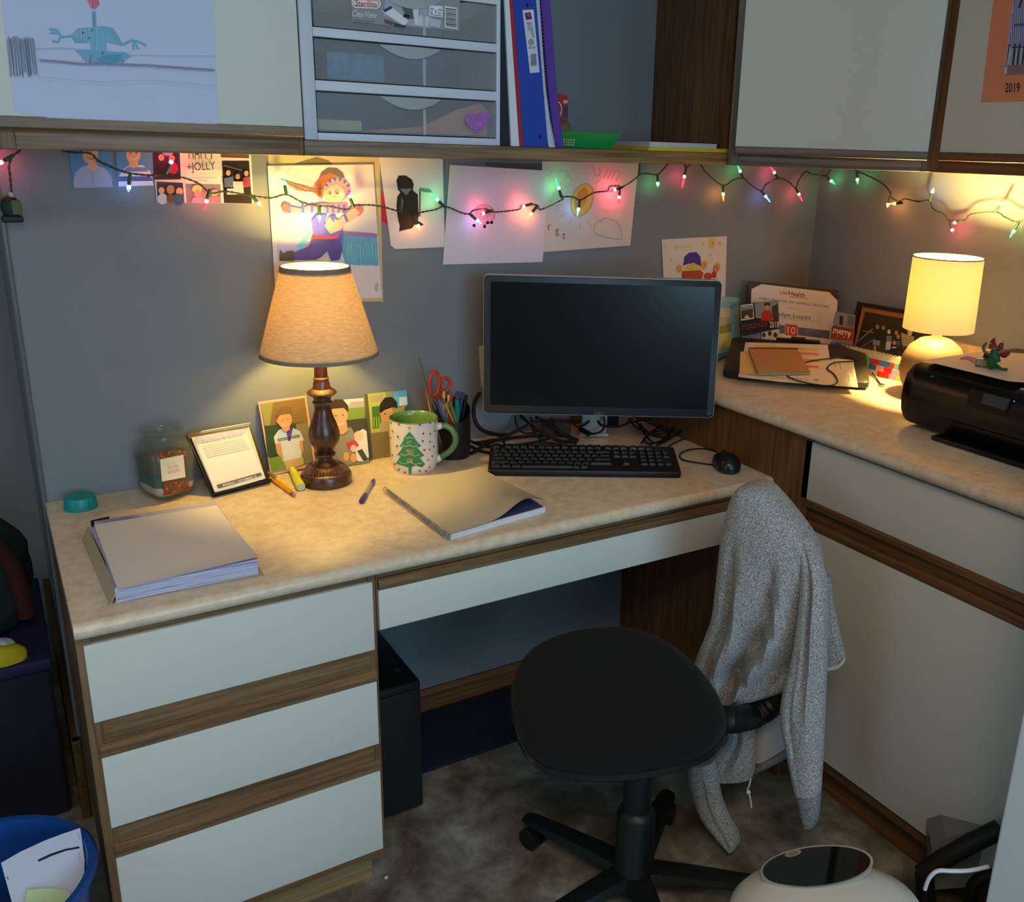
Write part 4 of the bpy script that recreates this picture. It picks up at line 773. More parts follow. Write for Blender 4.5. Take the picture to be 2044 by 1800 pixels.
# ======================= things on the desk =======================
E3=ZD+.0003
b=MB(); c=(.0593,-.061,ZD); TEAL=mat('teal_plastic',(10,146,140),.4)
b.lathe([(.0001,0),(.0305,0),(.0308,.004),(.0295,.009),(.0290,.020),(.0268,.025),(.0001,.0255)],c,TEAL,40); b.box(.0725,.0735,-.0885,-.0865,ZD+.003,ZD+.023,mat('teal_seam',(6,90,90),.6)); single('round_stand',b,'teal round plastic stand at the desk\'s back left corner','stand')
# glass jar
JC=np.array([.222,-.064]); ja=math.radians(18)
def jr(w,z,k=.55,c=.012):
    P=[]; r=w/2
    for q in range(4):
        for a in (-1,0,1):
            pass
    base=rrect(w,w,min(c,w/2-.001),4)
    return [(JC[0]+x*math.cos(ja)-y*math.sin(ja),JC[1]+x*math.sin(ja)+y*math.cos(ja),ZD+z) for x,y in base]
def circ(r,z):
    out=[]; base=rrect(2*r,2*r,r*.999,4); return [(JC[0]+x*math.cos(ja)-y*math.sin(ja),JC[1]+x*math.sin(ja)+y*math.cos(ja),ZD+z) for x,y in base]
GLS=mat('jar_glass',(120,128,112),.06,spec=.8,alpha=.20,coat=.5)
t=thing('glass_jar','square glass candle jar with holly label between teal stand and desk calendar','jar',(JC[0],JC[1],ZD))
b=MB(); b.ring([jr(.070,.0005,c=.02),jr(.086,.008,c=.02),jr(.090,.02,c=.018),jr(.094,.10,c=.02),jr(.088,.112,c=.026),circ(.037,.124),circ(.036,.136),circ(.044,.141),circ(.044,.146),circ(.040,.148),circ(.034,.141),circ(.033,.124),jr(.082,.110,c=.024),jr(.088,.10,c=.018),jr(.084,.02,c=.016),jr(.070,.010,c=.018)],GLS,cap=True); part('glass_body',b,t)
b=MB(); b.ring([jr(.069,.0105,c=.016),jr(.082,.021,c=.015),jr(.0835,.032,c=.015)],mat('white_wax',(216,214,200),.6)); part('wax_layer',b,t,'white layer at the jar bottom')
b=MB(); b.ring([jr(.0835,.0325,c=.015),jr(.085,.062,c=.016)],mat('teal_wax',(18,92,84),.6,var=.4,vscale=30)); part('wax_layer',b,t,'dark teal layer')
b=MB(); b.ring([jr(.085,.0625,c=.016),jr(.086,.088,c=.017)],mat('brown_wax',(104,84,70),.7,var=.3,vscale=30)); part('wax_layer',b,t,'brown layer')
jn=np.array([math.sin(ja),-math.cos(ja),0]); jp=np.array([JC[0],JC[1],0])+jn*.0478
s=Sheet((jp,jn),[(316,905),(368,893),(378,980),(330,989)],(96,70,44),.0006)
random.seed(11)
for i in range(46):
    u=random.uniform(0,1); v=random.choice([random.uniform(0,.25),random.uniform(.72,1)]); x=316+52*u+12*v; y=906-12*u+83*v
    s.ell(x,y,2,2,random.choice([(200,50,40),(176,36,34),(220,80,60)]),lay=2)
for i in range(26):
    u=random.uniform(.3,.95); v=random.choice([random.uniform(0,.2),random.uniform(.75,.98)]); x=316+52*u+12*v; y=906-12*u+83*v; s.line([(x-4,y+2),(x+4,y-3)],1.6,(96,130,60)); s.L-=1
s.L=4; s.poly([(319,917),(366,907),(370,952),(323,961)],(226,222,196)); s.text("'TIS THE",(333,931),(356,927),(334,937),(206,120,110)); s.text('SEASON',(334,940),(357,935),(335,946),(206,120,110)); s.line([(327,927),(361,920)],.5,(190,180,160))
s.build('jar_label',None,None,parent=t)
# tear-off calendar on its black stand
Aq,Bq,Cq=aZ(425,990,ZD+.002),aZ(538,962,ZD+.002),aY(375,868,-.05); nq=np.cross(Bq-Aq,Cq-Aq); nq/=np.linalg.norm(nq); nq=nq if np.dot(nq,CP-Aq)>0 else -nq
t=thing('desk_calendar','tear-off day calendar on a black plastic easel beside the jar','calendar',(Aq+Bq)/2*[1,1,0]+[0,.03,ZD])
s=Sheet((Aq,nq),[(373,869),(380,863),(492,846),(500,850),(541,962),(426,992)],BLK,.006); part('easel',s.base,t)
b=MB(); m_=(Aq+Bq)/2; top=at(437,862,Aq,nq)
b.prism([m_-nq*.006+[-.03,0,.0],top-nq*.007+[-.02,0,0],m_*[1,1,0]+np.array([-.03,.055,ZD+.001])],(.06,.006,0),BLK); b.prism([Aq+nq*0,Bq,Bq+nq*.014+[0,0,-.001],Aq+nq*.014+[0,0,-.001]],(0,0,.005),BLK); part('easel_foot',b,t)
s=Sheet((Aq+nq*.0045,nq),[(382,873),(497,852),(530,955),(431,985)],(214,206,180),.004); part('page_stack',s.base,t)
s=Sheet((Aq+nq*.0055,nq),[(390,881),(393,874),(488,857),(530,955),(430,984)],(234,230,222),.0008)
s.poly([(390,881),(393,874),(488,857),(492,866),(394,888)],(196,194,214)); s.text('Don\'t Sweat the Small Stuff',(403,879),(484,864),(404,886),(150,146,170))
for k in range(6): s.line([(402+k*2.2,892+k*4.3),(488+k*2,875+k*4)],.8,(160,158,160))
s.poly([(432,968),(520,943),(523,949),(436,975)],(104,98,92)); s.text('MONDAY • NOVEMBER 25',(444,966.5),(511,948.5),(445,971.5),(226,220,214),True)
s.build('top_page',None,None,parent=t)
b=MB(); E0,E1=at(400,865,Aq+nq*.006,nq),at(497,850,Aq+nq*.006,nq); b.prism([E0,E1,E1+nq*.008+[0,.0,.004],E0+nq*.006+[0,0,.002]],(0,.001,.001),cm((230,224,206))); part('curled_page',b,t)
# standing photos
def stand_plane(bl,br,tl,zb=ZD+.0006,ytop=None):
    A=aZ(*bl,zb);B=aY(*br,-.006);C=aY(*tl,-.006); n=np.cross(B-A,C-A); return (A,n/np.linalg.norm(n))
pl=stand_plane((540,949),(611,789),(515,802))
s=Sheet(pl,[(515,802),(611,789),(631,929),(540.5,949)],(236,176,160),.002)
s.poly([(519,806),(608,794),(626,923),(543,943)],(84,104,60)); s.poly([(519,806),(608,794),(613,843),(530,852)],(120,96,56))
for k in range(8): s.line([(540+k*.5,806+k*5),(609+k*.8,797+k*5.4)],.8,(150,124,80))
s.poly([(519,806),(545,803),(538,850),(528,850)],(140,140,70)); s.poly([(528,850),(613,842),(622,900),(534,912)],(40,66,34)); s.poly([(590,846),(614,842),(625,922),(600,928)],(118,116,96)); s.poly([(536,915),(580,905),(584,934),(543,943)],(110,140,50))
s.poly([(546,872),(556,858),(570,854),(584,854),(598,860),(606,878),(598,884),(602,908),(600,918),(578,924),(564,920),(560,884),(549,886)],(214,216,196)); s.poly([(556,858),(570,854),(584,854),(598,860),(600,870),(553,876)],(186,206,220)); s.poly([(563,857),(585,853),(583,859),(579,880),(575,880),(571,862)],(66,56,140)); s.line([(553,877),(597,868)],1.5,(34,34,44)); s.line([(554,880),(598,871)],1.3,(34,34,44))
s.poly([(549,886),(560,884),(562,900),(566,916),(562,916),(552,904)],(206,150,100)); s.poly([(597,880),(603,878),(605,898),(602,906),(598,892)],(206,150,100)); s.poly([(566,920),(604,912),(606,926),(572,938)],(200,170,106))
s.ell(568,838,14,17,(214,156,106)); s.ell(554,840,2.6,5,(206,140,96)); s.poly([(552,834),(552,822),(560,813),(572,810),(582,816),(583,830),(577,826),(560,828)],(110,86,50)); s.line([(563,847),(569,850),(576,846)],1.2,(240,220,200)); s.ell(563,838,1.3,1,(50,34,26)); s.ell(574,836,1.3,1,(50,34,26)); s.poly([(562,852),(577,850),(578,857),(570,862),(562,858)],(206,150,100))
s.build('photo','pink-edged photo of a standing child in white polo shirt, left of the linen lamp','photo','snapshots leaning on the wall behind the lamp')
pl=stand_plane((737,924),(726,794),(650,800))
s=Sheet(pl,[(650,800),(726,794),(737,924),(668,932)],(120,130,90),.001)
s.poly([(650,800),(726,794),(728,814),(652,820)],(206,206,200)); s.poly([(700,802),(726,800),(727,816),(694,818)],(170,160,160)); s.poly([(690,816),(728,812),(730,840),(694,846)],(110,140,60)); s.poly([(660,842),(731,834),(735,885),(666,892)],(56,60,56)); s.poly([(656,868),(700,852),(716,880),(704,926),(668,931)],(140,130,110)); s.line([(672,866),(685,869),(697,861)],2,(90,86,130))
s.poly([(664,842),(692,842),(694,858),(684,867),(672,864)],(206,156,110)); s.ell(676,828,18,23,(212,162,116)); s.poly([(656,824),(656,806),(668,797),(684,797),(695,810),(695,824),(686,814),(664,816)],(50,42,32)); s.line([(670,845),(677,848),(685,844)],1.6,(240,226,210)); s.ell(670,830,1.8,1.3,(40,28,22)); s.ell(684,828,1.8,1.3,(40,28,22))
s.poly([(706,880),(714,862),(724,856),(731,860),(736,912),(728,922),(712,920)],(226,222,206)); s.ell(716,870,10,10,(226,196,160)); s.poly([(690,884),(708,878),(716,888),(706,900),(694,896)],(190,66,56)); s.ell(691,911,6,9,(222,160,70)); s.ell(705,914,6,9,(222,160,70)); s.ell(705,895,6,7,(240,190,170)); s.poly([(712,900),(722,896),(734,916),(726,922)],(60,62,60))
s.build('photo','close-up photo of a smiling dark-haired child holding a soft toy, beside the lamp stem','photo','snapshots leaning on the wall behind the lamp')
pl=stand_plane((738,917),(811,777.5),(727,787))
s=Sheet(pl,[(727,787),(811,777.5),(813,808),(808,814),(808,906),(738,917)],(150,150,110),.001)
s.poly([(727,787),(770,782),(772,860),(733,866)],(176,190,90)); s.poly([(738,790),(764,786),(766,800),(740,804)],(170,160,110)); s.poly([(742,812),(768,808),(770,852),(744,856)],(70,110,44))
for k in range(5): s.line([(746+k*5,832),(747+k*5,853)],1.6,(180,200,110))
s.poly([(784,781),(811,778),(813,808),(788,812)],(90,176,214)); s.poly([(796,793),(812,791),(813,808),(797,810)],(206,226,232)); s.poly([(733,866),(775,860),(780,910),(738,917)],(120,110,80))
for i in range(60): x,y=random.uniform(741,778),random.uniform(874,908); s.ell(x,y,1.8,1.3,random.choice([(60,54,44),(190,180,140),(150,140,110)]),lay=9)
s.L=10; s.poly([(757,852),(762,836),(780,826),(784,892),(776,896),(768,880),(757,874)],(170,170,140)); s.ell(771,824,13,17,(206,156,116)); s.poly([(757,822),(758,806),(768,793),(782,792),(792,802),(793,814),(784,812),(768,818),(760,824)],(34,30,26)); s.ell(768,826,2,1.2,(40,28,22)); s.poly([(727,787),(733,786),(744,914),(738,917)],(90,84,60))
s.build('photo','photo of a dark-haired child crouching by a green fence, half behind the mug','photo','snapshots leaning on the wall behind the lamp')
# pencils, highlighter, pen
def stick(name,label,cat,p0,p1,secs,n=10):
    p0,p1=np.array(p0),np.array(p1); t=thing(name,label,cat,(p0+p1)/2*[1,1,0]+[0,0,ZD]); d=p1-p0; L=np.linalg.norm(d); d/=L
    for nm,prof,M in secs:
        b=MB(); b.lathe([(max(r,.0001),z*L) for r,z in prof],p0,M,n,axis=d); part(nm,b,t)
    return t
stick('pencil','orange wooden pencil with pink eraser lying left of the lamp base','pencil',aZ(533,950,ZD+.0038),aZ(588,989,ZD+.0038),[('barrel',[(0,.10),(.0036,.10),(.0036,.90),(0,.90)],mat('orange_lacquer',(240,146,30),.35)),('tip',[(0,0),(.0008,.01),(.0036,.0995)],cm((214,170,110))),('ferrule',[(0,.90),(.0038,.90),(.0038,.955),(0,.955)],CHROME),('eraser',[(0,.955),(.0036,.955),(.0034,1),(0,1)],mat('pink_eraser',(214,120,116),.7))],8)
stick('mechanical_pencil','yellow mechanical pencil with grey grip beside the orange pencil','pencil',aZ(533,942,ZD+.005),aZ(590,983,ZD+.005),[('grip',[(0,0),(.001,.0),(.0045,.08),(.005,.36),(0,.36)],mat("grey_grip",(120,116,104),.6)),('barrel',[(0,.36),(.0045,.36),(.0042,.88),(0,.88)],mat('yellow_barrel',(232,214,40),.35)),('eraser',[(0,.88),(.003,.88),(.003,1),(0,1)],cm((226,206,140)))],12)
stick('highlighter','fat yellow highlighter lying between the pencils and the lamp','highlighter',aZ(583,936,ZD+.009),aZ(601,972,ZD+.009),[('cap',[(0,0),(.0068,0),(.0075,.02),(.0088,.42),(0,.42)],mat('highlighter_yellow',(236,232,40),.4)),('barrel',[(0,.425),(.0090,.425),(.0098,.97),(.0085,.995),(0,.995)],mat('highlighter_barrel',(232,226,50),.4)),('end_plug',[(0,.995),(.0075,.995),(.0070,1.01),(0,1.01)],cm((196,194,190)))],20)
stick('ballpoint_pen','blue ballpoint pen with clear barrel on the open desk','pen',aZ(721,1001,ZD+.0052),aZ(746,958,ZD+.0052),[('cap',[(0,0),(.0048,0),(.0052,.03),(.0052,.30),(0,.30)],mat('navy_pen_plastic',(50,50,120),.3)),('barrel',[(0,.30),(.0040,.30),(.0042,.80),(0,.80)],mat('clear_pen_barrel',(170,166,170),.2,alpha=.75)),('plug',[(0,.80),(.0046,.80),(.0046,.97),(.0036,1),(0,1)],mat('blue_pen_plastic',(70,70,170),.3))],14)
# mug
MC=np.array([.7404,-.1412]); 
def mugmap(r):
    def f(u,v):
        d=R@np.array([(u-PX)/FOC,-(v-PY)/FOC,-1.0]); o=CP[:2]-MC; A_=d[0]**2+d[1]**2; B_=2*(o@d[:2]); 
        # radius shrinks near the foot
        k=(-B_-math.sqrt(max(0,B_*B_-4*A_*(o@o-r*r))))/(2*A_); p=CP+d*k
        if p[2]<ZD+.03:
            rr=r-(.0075)*(1-(p[2]-ZD)/.03)**1.6; k=(-B_-math.sqrt(max(0,B_*B_-4*A_*(o@o-rr*rr))))/(2*A_); p=CP+d*k
        return p
    return f
t=thing('mug','white mug with green interior, christmas tree and red dots','mug',(MC[0],MC[1],ZD))
MW=mat('mug_glaze',(226,220,212),.18,coat=.3); MG=mat('mug_green_glaze',(86,126,70),.2,coat=.3)
b=MB(); pr=[(.0001,0),(.040,0)]
for i in range(11): z=.03*i/10; pr.append((.0545-.0075*(1-z/.03)**1.6,z))
pr+=[(.0545,.06),(.0546,.112),(.0550,.1210)]; b.lathe(pr,(MC[0],MC[1],ZD),MW,56,cap=False); part('body',b,t)
b=MB(); b.lathe([(.0550,.1210),(.0549,.1228),(.0537,.1234),(.0526,.1222),(.0504,.112),(.0500,.05),(.045,.010),(.0001,.008)],(MC[0],MC[1],ZD),MG,56,cap=False); part('interior_glaze',b,t,'green glazed inside and rim')
hd=np.array([.926,-.377,0]); c0=np.array([MC[0],MC[1],ZD])
HP=spline([c0+hd*.050+[0,0,.098],c0+hd*.066+[0,0,.101],c0+hd*.082+[0,0,.095],c0+hd*.093+[0,0,.080],c0+hd*.094+[0,0,.060],c0+hd*.084+[0,0,.042],c0+hd*.066+[0,0,.028],c0+hd*.049+[0,0,.020]],6)
b=MB(); b.tube(HP[5:-4],.0072,MG,14); h=part('handle',b,t,'green glazed handle'); b=MB(); b.tube(HP[:6],[.010,.0095,.009,.0085,.008,.0078],MW,14); part('handle_root',b,h,'white upper end of the handle'); b=MB(); b.tube(HP[-5:],[.0078,.0085,.009,.0095,.0098],MW,14); part('handle_root',b,h,'white lower end of the handle')
s=Sheet((c0,hd),[(0,0)]*3,(1,1,1),map=mugmap(.0552),lift=.00005); s.fine=True; s.n=np.array([-.37,-.93,0]); s.base=MB(); s.rough=.25
TG=(60,132,84)
tiers=[[(817,861),(830,876),(812,876),(804,876)],[(808,874),(826,874),(841,890),(836,893),(828,890),(818,894),(808,891),(797,892)],[(806,890),(830,890),(847,909),(840,913),(829,909),(818,913),(806,910),(792,908),(795,905)],[(801,908),(834,908),(849,927),(842,933),(830,929),(818,934),(806,930),(790,925),(793,920)]]
for T in tiers[::-1]: s.poly(T,TG)
for T,w in ((((809,873),(813,875),(818,872),(823,875),(827,873)),1),(((803,888),(810,891),(817,888),(825,892),(833,889)),1),(((798,905),(808,909),(818,906),(828,910),(838,907)),1),(((796,921),(806,926),(818,922),(829,927),(842,923)),1)): s.line(T,w,(196,216,196))
s.poly([(815,932),(822,932),(821,946),(816,946)],TG); s.ell(817,854,3,3,(226,150,60))
for a in range(0,360,45):
    if 60<a<120: continue
    r=math.radians(a); s.line([(817+5*math.cos(r),854-5*math.sin(r)),(817+8*math.cos(r),854-8*math.sin(r))],.6,(226,190,140))
s.text('JOY',(812,879),(822,879),(812,886),(226,190,90)); s.text('PEACE',(811,896),(826,897),(811,904),(226,190,90)); s.text('LOVE',(812,914),(824,915),(812,922),(226,190,90))
L0=s.L
for x,y in ((780,843),(796,847),(838,848),(859,844),(869,842),(783,860),(794,871),(845,865),(859,866),(868,860),(844,880),(859,881),(792,890),(847,898),(858,897),(866,891),(855,918),(863,910),(788,926),(796,937),(808,943),(838,940),(850,940),(858,932),(779.5,874),(783,908)):
    w=2.1 if x<850 and x>786 else 1.4; s.ell(x,y,w,2.2,(176,60,50),n=10,lay=L0)
part('print',s.pr,t)
# pen cup and contents
CC=np.array([.859,-.098]); BG=mat('dark_cup_metal',(22,20,19),.45)
t=thing('pen_cup','black slant-topped pen holder behind the mug','pen holder',(CC[0],CC[1],ZD))
vd=(CC-CP[:2])/np.linalg.norm(CC-CP[:2])
def cr(r,zf,zb,n=40): return [(CC[0]+r*math.cos(a),CC[1]+r*math.sin(a),ZD+(zf+zb)/2+(zb-zf)/2*(math.cos(a)*vd[0]+math.sin(a)*vd[1])) for a in [2*math.pi*k/n for k in range(n)]]
b=MB(); b.ring([cr(.0385,0,0),cr(.040,.004,.004),cr(.0412,.090,.135),cr(.0412,.091,.136),cr(.0392,.091,.136),cr(.0380,.006,.006)],BG); part('cup',b,t)
def ct(u,v,dy=0): return aY(u,v,-.098+dy)
b=MB(); c=ct(868,768)
def hloop(name_t,cx,cy,rx,ry,rot,rad,dy):
    b=MB(); pts=[]
    for i in range(25):
        a=2*math.pi*i/24; x=rx*math.cos(a); y=ry*math.sin(a); pts.append(ct(cx+x*math.cos(rot)-y*math.sin(rot),cy+x*math.sin(rot)+y*math.cos(rot),dy))
    b.tube(pts,rad,mat('orange_red_handle',(206,60,36),.4),10); return b
t=thing('scissors','orange-red handled scissors standing in the black pen cup','scissors',(CC[0],CC[1],ZD+.012))
part('handle',hloop(0,867,765,9.5,24,.06,.0042,.0),t); part('handle',hloop(0,888,768,9.5,14,.25,.0042,.006),t)
b=MB(); A0,A1=ct(872,790),ct(884,784); zb=ZD+.012
b.tube([A0,(A0+A1)/2+[0,0,-.02],(CC[0]+.004,CC[1],ZD+.06)],[.005,.006,.004],mat('orange_red_handle',(206,60,36),.4),8); b.tube([A1,(A0+A1)/2+[.002,.003,-.02],(CC[0]+.008,CC[1]+.003,ZD+.06)],[.005,.006,.004],mat('orange_red_handle',(206,60,36),.4),8); part('shank',b,t)
b=MB(); b.obox((CC[0]+.006,CC[1],ZD+.04),(.012,0,0),(0,.002,0),(.0,0,.055),CHROME); part('blade',b,t)
def cupstick(name,label,cat,top,low,r,cols,n=8,dy=0):
    """pen or tool standing in the cup: colours listed from its upper end down"""
    P=ct(*top,dy); Q=ct(*low,dy); d=Q-P; k=(ZD+.012-P[2])/d[2]; E_=P+d*k
    v=E_[:2]-CC; l=np.linalg.norm(v); lim=.0375-r-.003
    if l>lim: E_[:2]=CC+v*lim/l
    L=np.linalg.norm(E_-P); t=thing(name,label,cat,(E_[0],E_[1],ZD+.012))
    for nm,a0,a1,c,rr in cols:
        b=MB(); b.tube([P+(E_-P)*a0,P+(E_-P)*a1],rr if hasattr(rr,'__len__') else [rr,rr],c if not isinstance(c,tuple) else cm(c,.35),n); part(nm,b,t)
    return t
cupstick('craft_knife','long grey metal file with orange wooden handle in the pen cup','tool',(836,713),(850,775),.004,[('blade',0,.36,mat('steel_grey',(120,124,126),.35,.7),[.002,.003]),('handle',.36,1,(206,140,50),[.0045,.006])],8,.004)
cupstick('letter_opener','slim steel rod rising beside the orange-handled tool','tool',(848,765),(858,802),.002,[('rod',0,1,mat('steel_grey',(120,124,126),.35,.7),.0022)],8,-.012)
cupstick('marker_pen','yellow capped marker in the pen cup before the scissors','pen',(886,781),(881,795),.004,[('cap',0,.3,(230,206,70),[.0026,.005]),('barrel',.3,1,(214,180,60),.005)],10,-.004)
cupstick('pencil','yellow pencil with grey tip standing in the pen cup','pencil',(881,789),(899,822),.0035,[('tip',0,.14,(120,112,96),[.001,.0036]),('barrel',.14,1,(206,156,50),.0036)],6,-.014)
cupstick('ballpoint_pen','lilac-blue capped pen at the front of the pen cup','pen',(876,798),(887,829),.004,[('cap',0,.3,(100,104,160),.0045),('barrel',.3,1,(70,84,130),.004)],10,-.018)
cupstick('ballpoint_pen','grey pen leaning at the front right of the pen cup','pen',(898,802),(907,830),.004,[('barrel',0,1,(120,112,96),.0042)],10,-.020)
cupstick('ballpoint_pen','black and silver pen low at the left of the cup','pen',(864,805),(874,826),.004,[('clip_end',0,.12,CHROME,.0044),('barrel',.12,1,(24,24,26),.0044)],10,-.012)
cupstick('ballpoint_pen','tan-capped pen behind the lilac pen in the cup','pen',(869,795),(878,820),.004,[('barrel',0,1,(96,84,70),.0042)],10,-.010)
cupstick('marker_pen','green-barrelled marker with teal cap at the cup\'s right','pen',(912,783),(912,812),.006,[('cap',0,.12,(60,80,110),.0046),('barrel',.12,1,(20,140,96),.0062)],12,-.006)
cupstick('ballpoint_pen','blue pen beside the green marker in the cup','pen',(924,783),(919,812),.0035,[('barrel',0,1,(40,70,130),.0038)],10,-.002)
cupstick('ballpoint_pen','red-capped pen behind the green marker','pen',(915,781),(915,800),.0035,[('cap',0,.3,(170,40,40),.0040),('barrel',.3,1,(60,30,30),.0036)],10,.006)
cupstick('marker_pen','red marker at the centre back of the pen cup','pen',(901,788),(900,806),.0045,[('cap',0,.3,(190,56,40),.0048),('barrel',.3,1,(50,40,40),.0045)],10,.002)
cupstick('ballpoint_pen','pale pink-tipped pen beside the yellow marker','pen',(896,788),(894,806),.0035,[('cap',0,.2,(226,170,140),.0036),('barrel',.2,1,(160,130,110),.0036)],10,-.006)
cupstick('ballpoint_pen','black pen against the right wall of the cup','pen',(931,788),(927,812),.004,[('barrel',0,1,(20,20,22),.0042)],10,-.006)
# stack of papers at the left
FO=mat('manila_card',(190,172,140),.7); t=thing('paper_folder','worn tan folder stuffed with lilac-edged papers at the desk\'s left','folder',(.175,-.36,ZD))
Z0=ZD+.0005
q=[aZ(163,1076,Z0),aZ(219,1208,Z0),aZ(528,1150,Z0),aZ(480,1075,Z0),aZ(428,1020,Z0)]
b=MB(); b.prism([(p[0],p[1],Z0) for p in q],(0,0,.0015),FO)
sp=[q[0],q[1]]; b.prism([sp[0],sp[1],sp[1]+[.012,0,.022],sp[0]+[.012,0,.022]],(.0015,0,0),FO); part('cover',b,t)
b=MB(); PGM=ramp2('lilac_page_edges',[(.36,(112,104,170)),(.48,(176,180,214)),(.66,(206,208,220))],1,.7,4); 
PGM.node_tree.nodes['Noise Texture'].inputs['Scale'].default_value=1
nt=PGM.node_tree; mp=nt.nodes.new('ShaderNodeMapping'); mp.inputs['Scale'].default_value=(6,6,420); tc=[n for n in nt.nodes if n.type=='TEX_COORD'][0]; nt.links.new(tc.outputs['Object'],mp.inputs[0]); nt.links.new(mp.outputs[0],nt.nodes['Noise Texture'].inputs['Vector'])
lo=[aZ(232,1203,Z0+.002),aZ(516,1146,Z0+.002),aZ(430,1026,Z0+.002),aZ(190,1068,Z0+.002)]
zt_=ZD+.0285
b.ring([[p for p in lo],[np.array([p[0]*1.0,p[1],zt_-.006]) for p in lo],[np.array([p[0]+.002,p[1]+.004,zt_]) for p in lo]],PGM,sm=False); part('page_block',b,t)
b=MB(); b.prism([(lo[3][0]+.028,lo[3][1]+.010,Z0+.002),(lo[3][0]-.004,lo[3][1]+.004,Z0+.002),(lo[3][0]-.004,lo[3][1]+.012,Z0+.002),(lo[3][0]+.028,lo[3][1]+.018,Z0+.002)],(0,0,.026),BLKM); part('black_binding',b,t)
s=Sheet(((0,0,zt_+.0006),EZ),[(178,1052),(202,1050),(238,1166),(226,1150)],(170,164,206),.0005); part('loose_page',s.base,t)
# top sheet, gently bowed
b=MB(); TLq,TRq,BRq,BLq=[aZ(*p,zt_+.0015) for p in ((188,1047),(432,1008),(518,1115),(235,1176))]; n=14; V=[];F_=[]
for i in range(n+1):
    for j in range(n+1):
        u,v=i/n,j/n; p=(TLq*(1-u)+TRq*u)*(1-v)+(BLq*(1-u)+BRq*u)*v; V.append(p+[0,0,.0012*math.sin(math.pi*u)*math.sin(math.pi*v)+(.004*(max(0,v-.85)/.15)**2*u)])
for i in range(n):
    for j in range(n): k=i*(n+1)+j; F_.append((k,k+1,k+n+2,k+n+1))
top_=V; b.add(V,F_,cm((232,226,222)),True); b.add([p-np.array([0,0,.0006]) for p in V],F_,cm((232,226,222)),True); single('paper_sheet',b,'blank white sheet resting on top of the tan folder','paper')
# spiral notebook with lifting cover
t=thing('notebook','spiral notebook with grey-gold cover lifting at its front corner','notebook',(.74,-.40,ZD))
zc_=ZD+.0148; a_,b_,c_,d_=[aZ(*p,zc_) for p in ((768,971),(897,1066),(1091,1011),(957,932))]
def bil(u,v,z): # u spine->open, v back->front
    p=(a_*(1-u)+d_*u)*(1-v)+(b_*(1-u)+c_*u)*v; return np.array([p[0],p[1],z])
b=MB(); PW=mat('white_page_edges',(214,216,226),.8,var=.1,vscale=1,stretch=(8,8,700)); b.ring([[bil(.02,.01,ZD+.0008),bil(.99,.01,ZD+.0008),bil(.995,.99,ZD+.0008),bil(.02,.99,ZD+.0008)],[bil(.02,.01,ZD+.0128),bil(1.0,.01,ZD+.0128),bil(1.0,.985,ZD+.0128),bil(.02,.985,ZD+.0128)]],PW,sm=False); part('page_block',b,t)
b=MB(); BI=mat('blue_inner_page',(64,74,130),.5); b.prism([bil(.03,.02,ZD+.0130),bil(.985,.02,ZD+.0130),bil(.985,.975,ZD+.0130),bil(.03,.975,ZD+.0130)],(0,0,.0006),BI); part('inner_page',b,t,'dark blue page under the cover')
b=MB(); CV=mat('grey_gold_cover',(206,198,176),.4,.08); n=20; V=[];F_=[]
for i in range(n+1):
    for j in range(n+1):
        u,v=i/n,j/n; g=math.exp(-((u-.80)/.24)**2); V.append(bil(u,v*(1-.03*g*v),zc_+.026*g*v**3+.0015*math.sin(math.pi*v)))
for i in range(n):
    for j in range(n): k=i*(n+1)+j; F_.append((k,k+1,k+n+2,k+n+1))
b.add(V,F_,CV,True); b.add([p-np.array([0,0,.0007]) for p in V],F_,CV,True); cv=part('cover',b,t)
s=Sheet(((0,0,zc_+.0012),EZ),[(0,0)]*3,(1,1,1)); s.base=MB(); s.n=np.array([0,0,1.])
for P in ([(882,968),(888,960),(893,966),(899,966),(905,960)],[(905,972),(912,962),(916,974),(925,964)]): s.line(P,1.1,(214,210,196))
s.oval(911,957,5,3,1.1,(214,210,196)); s.oval(927,966,7,3,1.1,(214,210,196)); part('emblem_print',s.pr,cv)
b=MB()
for i in range(40):
    v=(i+.5)/40; p=bil(0,v,ZD+.0075); b.tube([p+np.array([.0045,0,0])*math.cos(q_)*1.0+np.array([0,.0012*math.sin(q_/2),.0078*math.sin(q_)]) for q_ in [k*2*math.pi/9 for k in range(10)]],.00065,CHROME,5)
part('wire_spiral',b,t)
# ======================= things on the side counter =======================
ZK=ZC+.0003
# light blue frame behind the monitor
A_=aZ(1440,718,ZC); n_=np.array([.46,-.86,.18]); n_/=np.linalg.norm(n_)
s=Sheet((A_,n_),[(1392,590),(1476,594),(1478,712),(1392,735)],(130,176,186),.014)
t=thing('picture_frame','pale blue-green wooden photo frame half hidden behind the monitor','picture frame',(1.74,-.07,ZC)); part('backing_board',s.base,t)
o_=[(1392,590),(1476,594),(1478,704),(1392,724)]; i_=[(1396,613),(1459,614),(1459,690),(1396,704)]
b=MB(); FB=mat('pale_blue_wood',(140,200,210),.45,var=.1,vscale=40)
for lv,(O,I) in enumerate(((o_,i_),)):
    for k in range(4):
        A1,A2,I2,I1=[at(*q,A_,n_) for q in (O[k],O[(k+1)%4],I[(k+1)%4],I[k])]; m1,m2=(A1+I1)/2,(A2+I2)/2; nn=n_ if np.dot(n_,CP-A_)>0 else -n_
        b.add([A1,A2,A2+nn*.006,A1+nn*.006,m1+nn*.012,m2+nn*.012,I1+nn*.007,I2+nn*.007,I1,I2],[(0,1,2,3),(3,2,5,4),(4,5,7,6),(6,7,9,8)],FB)
part('frame_moulding',b,t)
